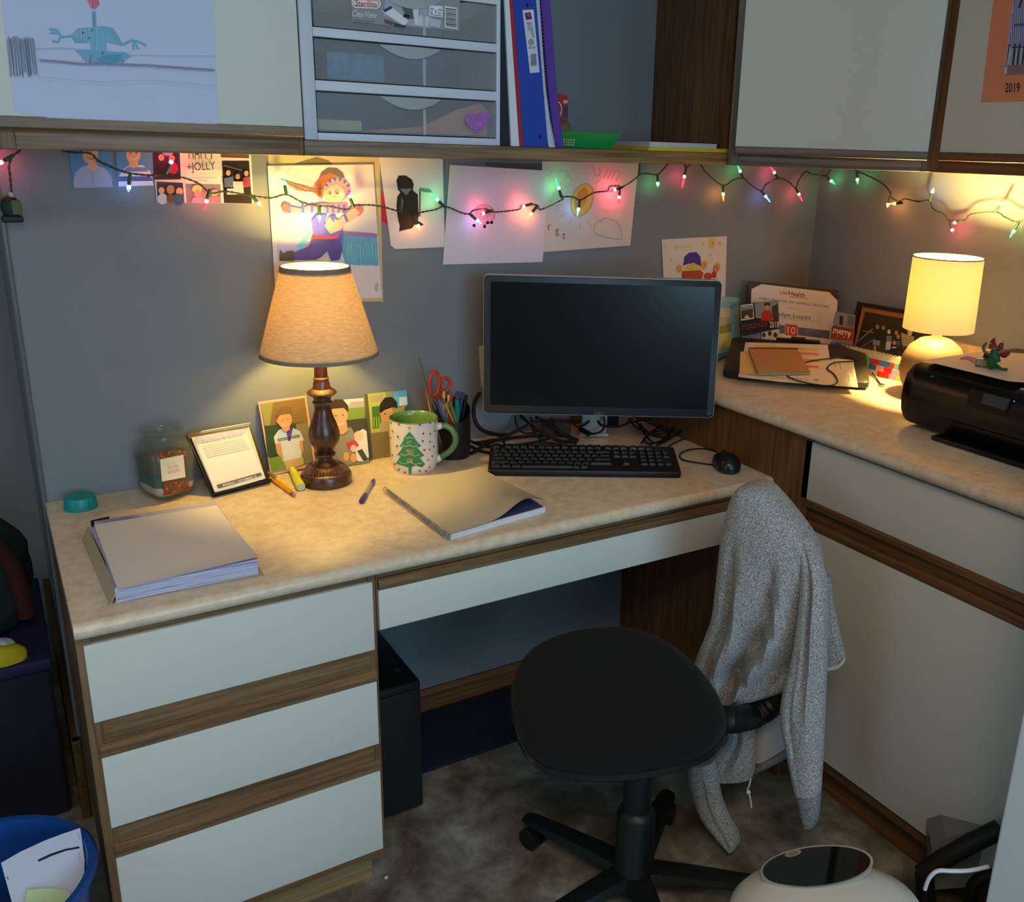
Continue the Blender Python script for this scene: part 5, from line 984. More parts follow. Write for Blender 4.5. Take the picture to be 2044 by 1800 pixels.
s=Sheet((A_+nn*.003,n_),[(1396,612),(1460,613),(1460,692),(1396,705)],(216,206,180),.001); s.poly([(1396,665),(1430,650),(1460,640),(1460,668),(1430,676),(1396,690)],(150,150,90)); s.poly([(1396,680),(1430,668),(1460,662),(1460,692),(1396,705)],(206,210,120)); s.poly([(1400,640),(1440,632),(1460,636),(1460,645),(1400,660)],(196,186,150)); s.build('photo_print',None,None,parent=t)
# certificate holder
Q1,Q2=aY(1497,562,-.045),aX(1672,580,2.055); dv=(Q2-Q1)*[1,1,0]; nc=np.array([dv[1],-dv[0],0]); nc/=np.linalg.norm(nc); nc=nc if np.dot(nc,CP-Q1)>0 else -nc; pc=(Q1,nc)
BRN=mat('brown_leatherette',(56,34,24),.5,bump=.2,bscale=300)
zb=lambda u: None
t=thing('certificate_holder','brown certificate holder with a certificate of appreciation standing in the corner','certificate',((Q1[0]+Q2[0])/2,(Q1[1]+Q2[1])/2,ZC))
Pq=[at(1495,561,*pc),at(1674,580,*pc),at(1666,712,*pc),at(1492,722,*pc)]; Pq[2]=np.array([Pq[1][0],Pq[1][1],ZC+.001]); Pq[3]=np.array([Pq[0][0],Pq[0][1],ZC+.001])
b=MB(); b.prism([p-nc*.006 for p in Pq],nc*.006,BRN); part('cover',b,t)
s=Sheet((Q1+nc*.0008,nc),[(1520,567),(1655,583),(1672,600),(1665,706),(1497,697),(1500,577)],(236,226,214),.0006)
RD=(206,84,60); s.text('UW',(1557,580),(1574,582),(1556,588),RD,True); s.text('Health',(1575,580),(1607,585),(1574,589),(66,66,66),True); s.line([(1575,592),(1614,596)],1.2,RD)
s.text('CERTIFICATE OF APPRECIATION',(1515,593),(1654,610),(1515,597.5),(84,84,84)); s.text('Presented to',(1571,612),(1597,615.5),(1571,615.5),(216,160,140)); s.text('Kaelyn Lopez',(1539,620),(1619,629),(1538,632),(110,110,110)); s.text('In recognition for 10 Years of Dedicated Service',(1530,631),(1639,641),(1530,634.5),(170,164,160))
s.poly([(1552,648),(1656,660),(1655,676),(1552,664)],(96,104,130)); s.poly([(1540,646),(1560,648),(1560,666),(1540,664)],(96,104,130)); s.poly([(1567,645),(1593,648),(1592,672),(1566,669)],(232,226,214)); s.poly([(1568,646),(1592,649),(1591,671),(1567,668)],(206,76,50)); s.text('10',(1572,651),(1588,653),(1571,665),(240,220,200))
s.line([(1606,662),(1612,656),(1610,663),(1617,658),(1622,661),(1630,656),(1628,664),(1637,661)],.7,(206,206,210))
s.build('certificate',None,None,parent=t)
# christmas card
pk=(np.array([1.80,-.105,ZC]),np.array([-.30,-.95,.02]))
s=Sheet(pk,[(1477,607),(1550,600),(1553,600),(1557,686),(1479,698)],(34,36,52),.0008)
s.poly([(1478,609),(1503,606),(1505,636),(1479,640)],(226,222,216)); s.poly([(1479,611),(1502,608),(1503,634),(1480,637)],(120,116,96)); s.poly([(1479,621),(1503,616),(1503,634),(1480,637)],(70,64,50)); s.poly([(1485,635),(1490,628),(1497,634)],(206,206,210)); s.poly([(1479,611),(1502,608),(1503,616),(1482,616)],(130,146,170))
s.poly([(1506,605),(1552,600),(1554,636),(1540,640),(1508,634)],(130,146,150)); s.poly([(1519,640),(1520,625),(1526,619),(1536,620),(1542,628),(1541,640)],(176,50,40)); s.ell(1531,612,5.5,7,(196,140,110)); s.poly([(1525,611),(1526,604),(1536,604),(1537,611),(1532,608)],(44,32,26)); s.poly([(1540,612),(1552,606),(1554,640),(1543,640)],(60,62,66))
s.text('ristmas',(1479,646),(1530,637),(1481,659),(150,60,60)); s.text('2018',(1535,641),(1554,641),(1536,654),(226,222,216),True)
s.poly([(1480,671),(1517,664),(1518,670),(1480,679)],(96,120,170)); s.poly([(1480,680),(1518,670),(1518,690),(1480,697)],(126,146,190)); s.poly([(1519,663),(1555,656),(1557,686),(1520,688)],(206,206,206))
for x,y in ((1524,668),(1536,665),(1547,668)): s.ell(x,y,4,5,(70,60,60))
s.build('greeting_card','dark christmas 2018 photo card leaning before the certificate','card')
# merry card
pm=(np.array([1.985,-.235,ZC]),np.array([-.75,-.66,.02]))
s=Sheet(pm,[(1667,621),(1708,629),(1700,716),(1655,709)],(120,116,120),.0008)
s.poly([(1667,623),(1691,628),(1688,649),(1662,646)],(120,122,146)); s.poly([(1676,630),(1683,631),(1682,648),(1675,648)],(34,30,36)); s.poly([(1693,629),(1706,632),(1704,653),(1691,650)],(84,88,108)); s.poly([(1661,650),(1704,656),(1702,681),(1657,676)],(126,48,34)); s.poly([(1658,682),(1680,685),(1676,711),(1656,709)],(80,76,66)); s.poly([(1685,686),(1702,688),(1699,715),(1680,712)],(64,70,50)); s.text('merry',(1664,655),(1699,663),(1663,668),(236,226,216),True)
for x,y in ((1672,670),(1684,673),(1693,668),(1662,664)): s.ell(x,y,1.4,1.4,(206,170,150))
s.build('greeting_card','dark red card reading merry between certificate and black frame','card')
# black picture frame with family photo
pf=(np.array([2.045,-.25,ZC]),np.array([-1,-.10,.10])); nf=np.array([-1,-.10,.10]); nf/=np.linalg.norm(nf)
t=thing('picture_frame','black picture frame with orange-brown mat and a family photo, behind the drum lamp','picture frame',(2.045,-.37,ZC))
O=[(1715,602),(1860,627),(1856,742),(1692,722)]; I=[(1721,611),(1853,634),(1849,733),(1700,714)]
def fr4(O,I,h,M,base,nn):
    b=MB()
    for k in range(4):
        A1,A2,I2,I1=[at(*q,*base) for q in (O[k],O[(k+1)%4],I[(k+1)%4],I[k])]
        b.add([A1,A2,I2,I1,A1+nn*h,A2+nn*h,I2+nn*h,I1+nn*h],[(0,1,2,3),(4,5,6,7),(0,1,5,4),(3,2,6,7)],M)
    return b
part('frame_moulding',fr4(O,I,.010,mat('black_frame_wood',(30,20,16),.4),pf,nf),t)
s=Sheet((pf[0]+nf*.002,pf[1]),I,(170,104,56),.004)
s.poly([(1727,622),(1846,643),(1843,724),(1706,702)],(40,36,26))
s.poly([(1727,622),(1846,643),(1845,660),(1770,646),(1724,645)],(44,42,20)); s.poly([(1716,690),(1780,690),(1810,716),(1706,702)],(52,54,44)); s.line([(1712,682),(1738,660),(1742,656)],2.2,(150,130,100)); s.line([(1708,699),(1760,668)],1.6,(120,104,76)); s.line([(1800,680),(1812,722)],2,(120,104,76)); s.line([(1722,660),(1745,664)],1.5,(140,110,90))
for x,y,h,c,hc in ((1752,652,1,(30,28,30),(170,120,96)),(1764,654,1,(34,32,34),(150,110,86)),(1775,662,.9,(110,120,126),(206,190,176)),(1790,664,.8,(30,30,34),(170,120,96)),(1794,672,.7,(60,84,150),(170,120,96)),(1786,684,.7,(206,206,210),(190,150,120))):
    s.ell(x,y,3.4,4.4,hc); s.poly([(x-6*h,y+8),(x+6*h,y+8),(x+6*h,y+26*h),(x-5*h,y+26*h)],c)
s.poly([(1744,678),(1758,680),(1757,690),(1743,688)],(120,130,160)); s.poly([(1770,682),(1780,682),(1778,698),(1768,698)],(196,196,200)); s.line([(1747,690),(1748,702)],3,(200,160,130)); s.poly([(1779,696),(1793,694),(1794,708),(1780,708)],(24,26,40)); s.poly([(1800,664),(1826,672),(1824,696),(1802,690)],(190,170,130))
for k in range(5): s.line([(1802,668+k*5),(1826,674+k*5)],1,(90,76,50))
s.ell(1818,662,5,8,(206,190,150)); s.build('family_photo',None,None,parent=t)
b=MB(); p0=at(1780,660,*pf); b.prism([p0-nf*.004+[0,-.03,0],p0-nf*.004+[0,.03,0],np.array([XC-.022,p0[1]+.03,ZC+.001]),np.array([XC-.022,p0[1]-.03,ZC+.001])],(.003,0,0),BLKM); part('easel_back',b,t)
# brick-built strip
P0,P1=np.array([1.938,-.280,ZC]),np.array([1.962,-.520,ZC]); dd=(P1-P0)/np.linalg.norm(P1-P0); nb=np.array([-dd[1],dd[0],0]); nb=nb if np.dot(nb,CP-P0)>0 else -nb
t=thing('toy_brick_wall','low multicoloured wall of toy building bricks before the black frame','toy bricks',(P0+P1)/2)
random.seed(5); cols=[(190,36,30),(226,190,70),(40,84,160),(206,206,200),(200,44,34),(60,160,160),(226,150,170),(190,36,30),(214,170,40)]; L=np.linalg.norm(P1-P0); bh=.0148
for r_ in range(4):
    x=-.006*(r_%2)
    while x<L:
        w_=random.choice([1,2,2,3])*.012
        if x+w_>L+.012: w_=max(.012,L-x)
        c_=random.choice(cols) if r_<3 else (196,190,160)
        if r_==3 and x<.012: c_=(30,80,190)
        b=MB(); cc=P0+dd*(x+w_/2)+nb*0+[0,0,bh*(r_+.5)+.0003]; b.obox(cc,dd*(w_-.0002),nb*.0236,(0,0,bh-.0002),cm(c_,.3))
        if r_==3:
            k=0
            while k*.012<w_-.006:
                for sy in (-.006,.006): b.lathe([(.0001,0),(.0036,0),(.0036,.0026),(.0001,.0026)],P0+dd*(x+.006+k*.012)+nb*sy+[0,0,bh*4+.0002],cm(c_,.3),10)
                k+=1
        part('brick',b,t); x+=w_
# laptop and the papers on it
la=-.7976; lr=np.array([math.cos(la),math.sin(la),0]); lb=np.array([-lr[1],lr[0],0]); LF=np.array([1.539,-.276,ZC]); LW,LDp=.365,.27; tilt=.036/.245
lup=np.cross(lr,lb+np.array([0,0,tilt])); lup/=np.linalg.norm(lup); ld=(lb+np.array([0,0,tilt])); ld/=np.linalg.norm(ld)
def LP(x,y,h=0): return LF+lr*x+ld*y+lup*h+np.array([0,0,.002])
t=thing('laptop','closed black laptop lying under papers in front of the cards','laptop',LP(LW/2,LDp/2)*[1,1,0]+[0,0,ZC])
b=MB(); R_=[]
for g,h in ((-.004,.0),(0,.004),(0,.018),(-.004,.0215)):
    R_.append([LP(LW/2+x,LDp/2+y,h) for x,y in rrect(LW+2*g,LDp+2*g,.014,4)])
b.ring(R_,mat('laptop_plastic',(34,34,32),.5)); part('case',b,t)
b=MB(); 
for x in (.04,LW-.06): b.prism([LP(x,.21,0),LP(x+.03,.21,0),LP(x+.03,LDp-.02,0),LP(x,LDp-.02,0)],-np.array([0,0,1])*(LP(0,.21)[2]-ZC-.0005),BLKM)
part('rear_foot',b,t)
b=MB(); b.obox(LP(LW*.50,LDp-.006,.026),lr*.12,ld*.010,lup*.008,BLKM,.002); b.obox(LP(LW*.50,LDp-.006,.031),lr*.04,ld*.012,lup*.008,BLKM,.002); part('hinge_cover',b,t)
tp=LP(0,0,.0222); PT=(tp,lup)
s=Sheet((tp+lup*.0006,lup),[(1488,683),(1652,688),(1664,764),(1474,752)],(228,218,200),.0006)
s.poly([(1506,689),(1633,696),(1634,701),(1507,694)],(230,196,110)); s.text('a written personal education summary',(1533,690.5),(1606,695.5),(1533,693.5),(120,96,60))
for y in (701,714,726): s.poly([(1560,y),(1634,y+4),(1635,y+9),(1562,y+5)],(226,130,120))
s.poly([(1478,702),(1500,704),(1512,749),(1476,744)],(228,196,120)); s.build('printed_sheet','printed sheet with yellow and pink bands under the brown pad','paper')
s=Sheet((tp+lup*.0015,lup),[(1660,714),(1703,719),(1713,773),(1560,762),(1474,752),(1474,746),(1560,752),(1640,756)],(226,216,198),.0006)
for k in range(9): s.line([(1514+k*12,751.6+k*.9),(1514.5+k*12,753.6+k*.9)],1.2,(110,100,90))
s.line([(1478,747),(1600,757)],.7,(150,140,126))
for x0,y0,x1,y1 in ((1665,720,1668,734),(1675,721,1679,738),(1691,722,1693,726),(1699,738,1703,753),(1693,750,1695,763),(1625,758,1634,759)): s.line([(x0,y0),(x1,y1)],1.1,(130,120,106))
s.build('printed_sheet','printed sheet with a table at the laptop\'s front right edge','paper')
b=MB(); T_=(tp+lup*.0030,lup); q=[at(*p,*T_) for p in ((1494,700),(1592,701),(1617,746),(1512,748))]
b.prism(q,lup*.006,mat('kraft_board',(176,134,84),.7)); t=thing('notepad','brown board-covered notepad lying on the papers on the laptop','notepad',(q[0]+q[2])/2-lup*0)
part('cover',b,t); b=MB(); b.prism([q[2]+lr*0,q[3],q[3]-ld*.004,q[2]-ld*.004],lup*.004,cm((150,176,130))); part('page_edge',b,t,'pale green page edge')
b=MB(); b.prism([q[0],q[1],q[1]+ld*.008,q[0]+ld*.008],lup*.0065,cm((44,30,20))); part('binding_tape',b,t,'dark tape along the top')
ca=lambda u,v,h=.0045: at(u,v,tp+lup*h,lup)
t=thing('usb_cable','black usb cable winding from the notepad over the papers','cable',aZ(1758,768,ZC))
b=MB(); b.tube(spline([ca(1604,724,.004),ca(1625,719),ca(1660,715),ca(1690,712),ca(1706,718),aZ(1722,726,ZC+.012),aZ(1742,746,ZC+.005),aZ(1756,764,ZC+.003)],8),.0018,RUB,8)
b.tube(spline([ca(1570,750,.0045),ca(1590,759),ca(1620,766),ca(1655,769.5),ca(1670,764),ca(1671,757),ca(1663,745),ca(1652,737),ca(1654,730),ca(1668,723),ca(1702,721)],8),.0018,RUB,8); part('cord',b,t)
b=MB(); c=aZ(1759,768,ZC+.004); b.obox(c,(.014,.004,0),(-.003,.012,0),(0,0,.006),CHROME,.0008); part('plug',b,t,'metal usb plug')
# printer
t=thing('printer','glossy black inkjet printer at the right end of the side counter','printer',(1.79,-1.02,ZC))
PB=mat('printer_gloss_black',(16,15,14),.22,spec=.5); PM=mat('printer_satin_black',(22,21,19),.4)
prof=[(1.640,.005),(1.618,.012),(1.606,.035),(1.602,.065),(1.604,.095),(1.612,.122),(1.632,.140),(1.665,.1455),(1.72,.1465),(1.93,.1465),(1.965,.142),(1.985,.128),(1.990,.10),(1.990,.02),(1.982,.006)]
cxp,czp=1.80,.075
def pr_(k,y): return [(cxp+(x-cxp)*k[0],y,ZC+czp+(z-czp)*k[1]) for x,z in prof]
b=MB(); ys=[(.93,.74,-.7765),(.975,.90,-.782),(.992,.97,-.792),(1,1,-.808)]
b.ring([pr_((a,c),y) for a,c,y in ys]+[pr_((1,1),-1.20)]+[pr_((a,c),-2.012-y) for a,c,y in ys[::-1]],PB); part('housing',b,t)
b=MB(); b.prism([(1.604,-.83,ZC+.058),(1.6005,-.83,ZC+.052),(1.6005,-.83,ZC+.050),(1.604,-.83,ZC+.046)],(0,-.36,0),PM); part('front_seam',b,t)
pf_=((1.6015,0,0),EX)
s=Sheet(((1.603,-1.0,ZC+.09),(-1,0,.06)),[(1937,775),(2018,796),(2008,832),(1928,810)],(22,22,22),.004,.25); s.poly([(1965,784),(2017,797),(2006,819),(1957,804)],(64,70,80)); s.ell(2024.5,800.5,1.2,1.6,mat('standby_led',(120,120,255),.4,emit=(120,120,255),es=1.2)); s.build('control_panel',None,None,parent=t); s=Sheet(((1.612,-.86,ZC+.12),(-1,0,.3)),[(0,0)]*3,(1,1,1)); s.base=MB(); s.ell(1861,751,3,1.8,(120,120,116)); part('logo_print',s.pr,t)
b=MB(); b.obox((1.610,-1.02,ZC+.006),(.06,0,0),(0,.26,0),(0,0,.010),PB,.003); part('output_tray',b,t)
b=MB(); zt_=ZC+.1470; b.box(1.66,1.95,-1.19,-.815,zt_-.0004,zt_+.0022,PM,.001); part('scanner_lid',b,t)
zt_+=.0024
b=MB(); c=[aZ(*p,zt_+.0006) for p in ((1832,721),(1919,708),(1962,701),(2046,706),(2090,740),(2044,763),(2010,761),(1951,749),(1866,729))]
c=[np.array([max(1.622,min(p[0],1.99)),p[1],zt_+.0004]) for p in c]
b.prism(c,(0,0,.0007),cm((232,220,200))); single('paper_sheet',b,'blank white paper lying on top of the printer','paper')
# twisted clay figures
def fig(name,label,parts,cat='figurine'):
    z=zt_+.0014; c=aZ(*parts[0][1][0][:2],z); t=thing(name,label,cat,c)
    for nm,pts,r,col in parts:
        b=MB(); P=[aZ(u,v,z)+0*c if len(q_)==2 else None for q_ in pts for u,v in [q_[:2]]] if all(len(q_)==2 for q_ in pts) else [at(u,v,c,(-.72,-.69,0))*1 for u,v,*_ in pts]
        P=[np.array([p[0],p[1],max(p[2],z+(r if not hasattr(r,'__len__') else r[k]))]) for k,p in enumerate(P)]
        P2=spline(P,4); rr=r if not hasattr(r,'__len__') else [r[min(int(k/4),len(r)-1)]*(1-(k/4)%1)+r[min(int(k/4)+1,len(r)-1)]*((k/4)%1) for k in range(len(P2))]
        b.tube(P2,rr,cm(col,.5),10); part(nm,b,t)
fig('toy_figure','small green and wine-red toy figure standing on the printer paper',[('dress',[(1984,738,1),(1984,722,1),(1985,710,1),(1985,697,1)],[.017,.014,.010,.006],(40,96,56)),('head',[(1982,694,1),(1981,686,1)],[.008,.007],(140,50,44)),('hat',[(1981,684,1),(1985,674,1)],[.006,.001],(120,34,40)),('wing',[(1990,702,1),(1997,692,1),(2001,684,1)],[.002,.006,.003],(140,40,66)),('wing',[(1994,706,1),(2005,708,1),(2016,703,1)],[.003,.007,.002],(130,36,60)),('leg',[(1978,738,1),(1974,743,1),(1979,747,1)],[.004,.003,.003],(50,90,60)),('leg',[(1990,730,1),(1999,740,1),(2010,743,1)],[.004,.003,.003],(60,92,66)),('arm',[(1976,708,1),(1966,702,1),(1963,692,1),(1970,684,1)],[.003,.003,.003,.002],(96,104,60))])
fig('toy_figure','pale pink and white toy figure lying beside the green one',[('body',[(1972,733,1),(1960,726,1),(1948,722,1)],[.009,.008,.006],(150,150,130)),('tail',[(1946,720,1),(1930,714,1),(1917,716,1)],[.006,.004,.002],(206,120,116)),('frill',[(1966,716,1),(1972,726,1),(1962,734,1),(1946,729,1)],[.006,.007,.006,.004],(90,130,96)),('shoulder',[(1970,714,1),(1972,704,1)],[.009,.006],(64,44,36))])
# ======================= chair =======================
t=thing('office_chair','black armless office swivel chair pulled up to the desk','chair',(.903,-.84,0))
FAB=mat('black_seat_fabric',(26,25,25),.95,bump=.3,bscale=900,spec=.15,sheen=.05)
sp_=[(1240,1262),(1150,1270),(1065,1302),(1022,1368),(1030,1440),(1058,1497),(1120,1528),(1240,1534),(1360,1514),(1428,1482),(1447,1430),(1400,1350),(1320,1284)]
base=[aZ(*q,.475) for q in sp_]; C0=np.mean(base,0)
cl=spline(base+[base[0]],5)[:-1]; cl=[p for p in cl]
def sr_(k,z,zz=0): return [np.array([C0[0]+(p[0]-C0[0])*k,C0[1]+(p[1]-C0[1])*k,z]) for p in cl]
b=MB(); b.ring([sr_(.985,.463),sr_(1.0,.468),sr_(1.0,.478),sr_(.985,.490),sr_(.94,.498),sr_(.80,.502),sr_(.55,.500),sr_(.25,.497),sr_(.03,.496)],FAB); part('seat',b,t)
b=MB(); b.ring([sr_(.80,.436),sr_(.97,.444),sr_(1.008,.452),sr_(1.010,.464),sr_(.985,.466)],mat('seat_pan_plastic',(26,30,34),.3)); part('seat_pan',b,t,'black plastic seat underside with shiny rim')
hx=np.array([.903,-.84,0])
b=MB(); b.lathe([(.0001,.44),(.0135,.44),(.0135,.30),(.0001,.30)],hx,CHROME,24); part('gas_lift',b,t,'chrome lift rod')
b=MB(); b.lathe([(.0001,.345),(.026,.345),(.028,.340),(.028,.235),(.034,.230),(.038,.222),(.040,.085),(.047,.075),(.047,.058),(.030,.052),(.0001,.052)],hx,mat('chair_base_plastic',(20,24,24),.45),32); part('column_cover',b,t)
b=MB(); b.box(.84,.99,-.90,-.78,.425,.444,BLKM,.006); part('mechanism',b,t)
CBP=_m['chair_base_plastic']
for k in range(5):
    a=math.radians(110-72*k); d=np.array([math.cos(a),math.sin(a),0]); p=np.array([-d[1],d[0],0]); b=MB(); R_=[]
    for r_,w_,z1,z0 in ((.03,.030,.098,.058),(.10,.026,.094,.060),(.19,.024,.083,.058),(.265,.021,.074,.052),(.285,.015,.070,.056)):
        c=hx+d*r_; R_.append([c+p*w_*.6+[0,0,z0],c+p*w_+[0,0,(z0+z1)/2],c+p*w_*.75+[0,0,z1-.004],c+[0,0,z1],c-p*w_*.75+[0,0,z1-.004],c-p*w_+[0,0,(z0+z1)/2],c-p*w_*.6+[0,0,z0]])
    b.ring(R_,CBP); leg=part('base_leg',b,t)
    b=MB(); c=hx+d*.262; 
    for sg in (-1,1): b.lathe([(.0001,-.009),(.021,-.009),(.0245,-.005),(.0245,.007),(.0001,.009)],c+p*sg*.013+[0,0,.0248],BLK,22,axis=p)
    b.lathe([(.0001,-.022),(.018,-.022),(.027,-.018),(.027,.018),(.018,.022),(.0001,.022)],c+[0,0,.034],CBP,18,axis=p) if False else None
    b.tube([c+[0,0,.025],c+[0,0,.062]],.007,CBP,10); part('caster',b,leg)
# accordion-covered back support
HPn=np.array([-.92,-.38,0]); HPn/=np.linalg.norm(HPn); HC=np.array([1.19,-.86,0]); 
def hp(u,v,off=0): return at(u,v,HC+HPn*off,HPn)
bs=spline([(.99,-.895,.445),aZ(1452,1436,.44),hp(1503,1428,.02),hp(1545,1402,0.0),hp(1578,1368,-.02)],12)
b=MB()
rr=[.0225+.004*(k%2) for k in range(len(bs))]; b.tube(bs,rr,mat('bellows_rubber',(16,17,17),.5),16); part('bellows',b,t,'ribbed black rubber back support')
b=MB(); BD=np.array([.38,-.92,0]); c=np.array([1.195,-.865,.64])
R_=[[c+BD*x*k+np.array([0,0,z*k])+HPn*o for x,z in rrect(.16,.20,.06,5)] for k,o in ((.85,-.018),(1,-.010),(1,.006),(.9,.016),(.5,.020))]
b.ring(R_,FAB); part('backrest',b,t)
# ======================= hoodie over the backrest =======================
KN=ramp2('heathered_grey_knit',[(.36,(98,98,101)),(.5,(158,157,157)),(.62,(214,213,210))],340,.95,6,.8,spec=.1,rg=.75,sheen=.15)
KN2=ramp2('ribbed_cuff_knit',[(.3,(92,94,98)),(.6,(150,151,153))],260,.95,5,.6,spec=.1)
t=thing('hooded_sweatshirt','heathered grey zip sweatshirt draped over the chair\'s backrest','sweatshirt',(1.19,-.86,.1))
def loft(rows,off,dep,folds=(),M=KN,n=64,sub=4):
    """rows of (height in photo, left, right): a closed draped shell of real thickness with soft folds"""
    rows=[tuple(r) for r in spline([(y,l,r,) for y,l,r in rows],sub)]; R_=[]
    for i,(y,l,r) in enumerate(rows):
        of=off(i/(len(rows)-1)) if callable(off) else off; L_,R2=hp(l,y,of),hp(r,y,of); c=(L_+R2)/2; hw=(R2-L_)/2; t_=i/(len(rows)-1); d=dep(t_) if callable(dep) else dep
        ring=[]
        for k in range(n):
            a=2*math.pi*k/n; ca,sa=math.cos(a),math.sin(a); x=abs(ca)**.8*(1 if ca>0 else -1); w=abs(sa)**.9*(1 if sa>0 else -1); dd_=0
            for (x0,x1,amp,wd,t0,t1) in folds:
                xc=x0+(x1-x0)*(t_-t0)/(t1-t0+1e-9)
                if t0<=t_<=t1 and sa>0: dd_+=amp*math.exp(-((x-xc)/wd)**2)*math.sin(math.pi*(t_-t0)/(t1-t0))
            q=c+hw*x+HPn*(d*w+dd_*abs(sa)); ring.append(q)
        R_.append(ring)
    b=MB(); b.ring(R_,M); return b
BR_=[(965,1490,1516),(972,1476,1538),(1000,1462,1566),(1040,1451,1600),(1085,1443,1630),(1130,1438,1641),(1180,1432,1648),(1230,1424,1655),(1275,1407,1655),(1310,1392,1640),(1340,1385,1625),(1368,1402,1590),(1388,1424,1535),(1399,1440,1470)]
b=loft(BR_,.0,lambda t_:.035+.03*math.sin(math.pi*min(1,t_*1.2+.05)),[(-.5,-.75,-.034,.10,.25,.85),(.35,-.45,-.038,.09,.30,.98),(.55,-.1,.028,.10,.35,.98),(-.25,-.62,.016,.12,.3,.98),(.72,.55,-.024,.08,.4,.85),(-.05,-.35,-.022,.06,.42,.9),(.2,-.1,.012,.08,.62,1.0)]); part('body',b,t)
b=loft([(1062,1585,1612),(1090,1592,1630),(1130,1600,1643),(1180,1600,1652),(1250,1592,1650),(1320,1580,1650),(1380,1564,1648),(1430,1559,1646),(1480,1567,1644),(1530,1577,1641),(1580,1588,1638)],lambda t_:.012+.045*min(1,t_*2.2),lambda t_:.010+.024*min(1,t_*3)-.010*t_,[(-.1,.2,-.014,.14,.05,.75),(.45,.3,.008,.16,.1,.9),(-.5,-.3,-.006,.12,.4,1)],n=40); sl=part('sleeve',b,t)
b=loft([(1581,1589,1638),(1600,1594,1637),(1630,1601,1634),(1643,1606,1630)],.055,.021,M=KN2,n=40); part('ribbed_cuff',b,sl)
b=loft([(1150,1640,1655),(1200,1645,1664),(1260,1642,1676),(1305,1642,1687),(1325,1644,1686),(1334,1650,1668)],-.03,.012,n=32); fl=part('front_flap',b,t)
b=MB(); P=spline([hp(1646,1334,-.018),hp(1662,1332,-.018),hp(1676,1326,-.018),hp(1686,1314,-.018)],6); b.tube(P,.0022,mat('zip_tape',(206,208,212),.5),6)
for i in range(len(P)-1):
    for f in (0,.5): q=P[i]*(1-f)+P[i+1]*f; b.obox(q+[0,0,-.003],(.0022,0,0),(0,.0022,0),(0,0,.005),mat('zip_teeth',(214,216,220),.4))
part('zipper',b,fl,'white zip teeth along the flap edge')
LN=mat('fleece_lining',(196,198,200),.95,bump=.6,bscale=500); b=loft([(1392,1478,1565),(1430,1470,1574),(1470,1478,1578),(1496,1490,1577),(1520,1498,1540)],-.055,.008,M=LN,n=32); part('lining',b,t,'pale fleece inside of the hem')
b=loft([(1500,1500,1578),(1512,1496,1560),(1530,1497,1530),(1540,1498,1512)],-.048,.012,M=KN2,n=32)
b=MB(); b.tube([hp(1578,1498,-.05),hp(1545,1518,-.05),hp(1505,1538,-.05)],.009,KN2,10); part('hem_band',b,t)
b=loft([(1395,1445,1500),(1430,1450,1505),(1470,1452,1508),(1500,1428,1508),(1528,1396,1507),(1546,1392,1504),(1553,1420,1500)],-.02,.022,[(0,.1,-.012,.12,.0,1),(.5,.45,.010,.12,0,1)],n=40); part('lower_front',b,t)
b=loft([(1520,1378,1424),(1550,1376,1431),(1590,1386,1438),(1630,1402,1453),(1662,1428,1470),(1682,1448,1474),(1690,1460,1471)],.02,.024,[(.2,.1,-.008,.2,0,1)],n=36); part('sleeve',b,t)
b=MB(); b.tube(spline([hp(1499,1553,.02),hp(1496,1566,.025),hp(1492,1578,.025),hp(1497,1590,.025),hp(1500,1612,.025)],5),.0016,cm((214,216,210)),6); b.ball(hp(1494,1581,.025),.0048,cm((214,216,210)),8,6); part('drawstring',b,t)
# ======================= under and beside the desk =======================
t=thing('computer_tower','black computer tower standing in the knee space beside the drawers','computer',(.575,-.24,0))
b=MB(); TP=.338; b.box(.492,.652,-.362,-.10,.012,TP,BLK,.006); part('case',b,t); b=MB(); b.box(.494,.650,-.366,-.361,.014,.318,BLKM,.002); b.box(.494,.650,-.366,-.361,.320,TP-.002,BLKM,.002); part('front_panel',b,t)
b=MB(); b.lathe([(.0001,0),(.009,0),(.009,.0018),(.006,.002),(.0001,.002)],(.622,-.300,TP),mat('tower_emblem',(70,76,96),.3,.6),24); b.box(.600,.604,-.28,-.20,TP,TP+.0008,mat('tower_groove',(34,36,40),.4)); part('badge',b,t)
b=MB(); 
for x in (.51,.634): 
    for y in (-.34,-.125): b.box(x-.01,x+.01,y-.01,y+.01,0,.012,RUB)
part('rubber_foot',b,t)
b=MB(); b.box(.665,1.25,-.250,-.02,0,.010,mat('navy_mat',(20,26,46),.95,var=.2,vscale=40),.003); single('floor_mat',b,'dark navy mat along the wall under the desk','mat')
b=MB(); b.lathe([(.0001,0),(.0035,0),(.0035,.003),(.0001,.004)],aZ(771,1752,0),cm((226,226,220)),8); single('paper_scrap',b,'tiny white crumb on the floor by the drawer cabinet','scrap')
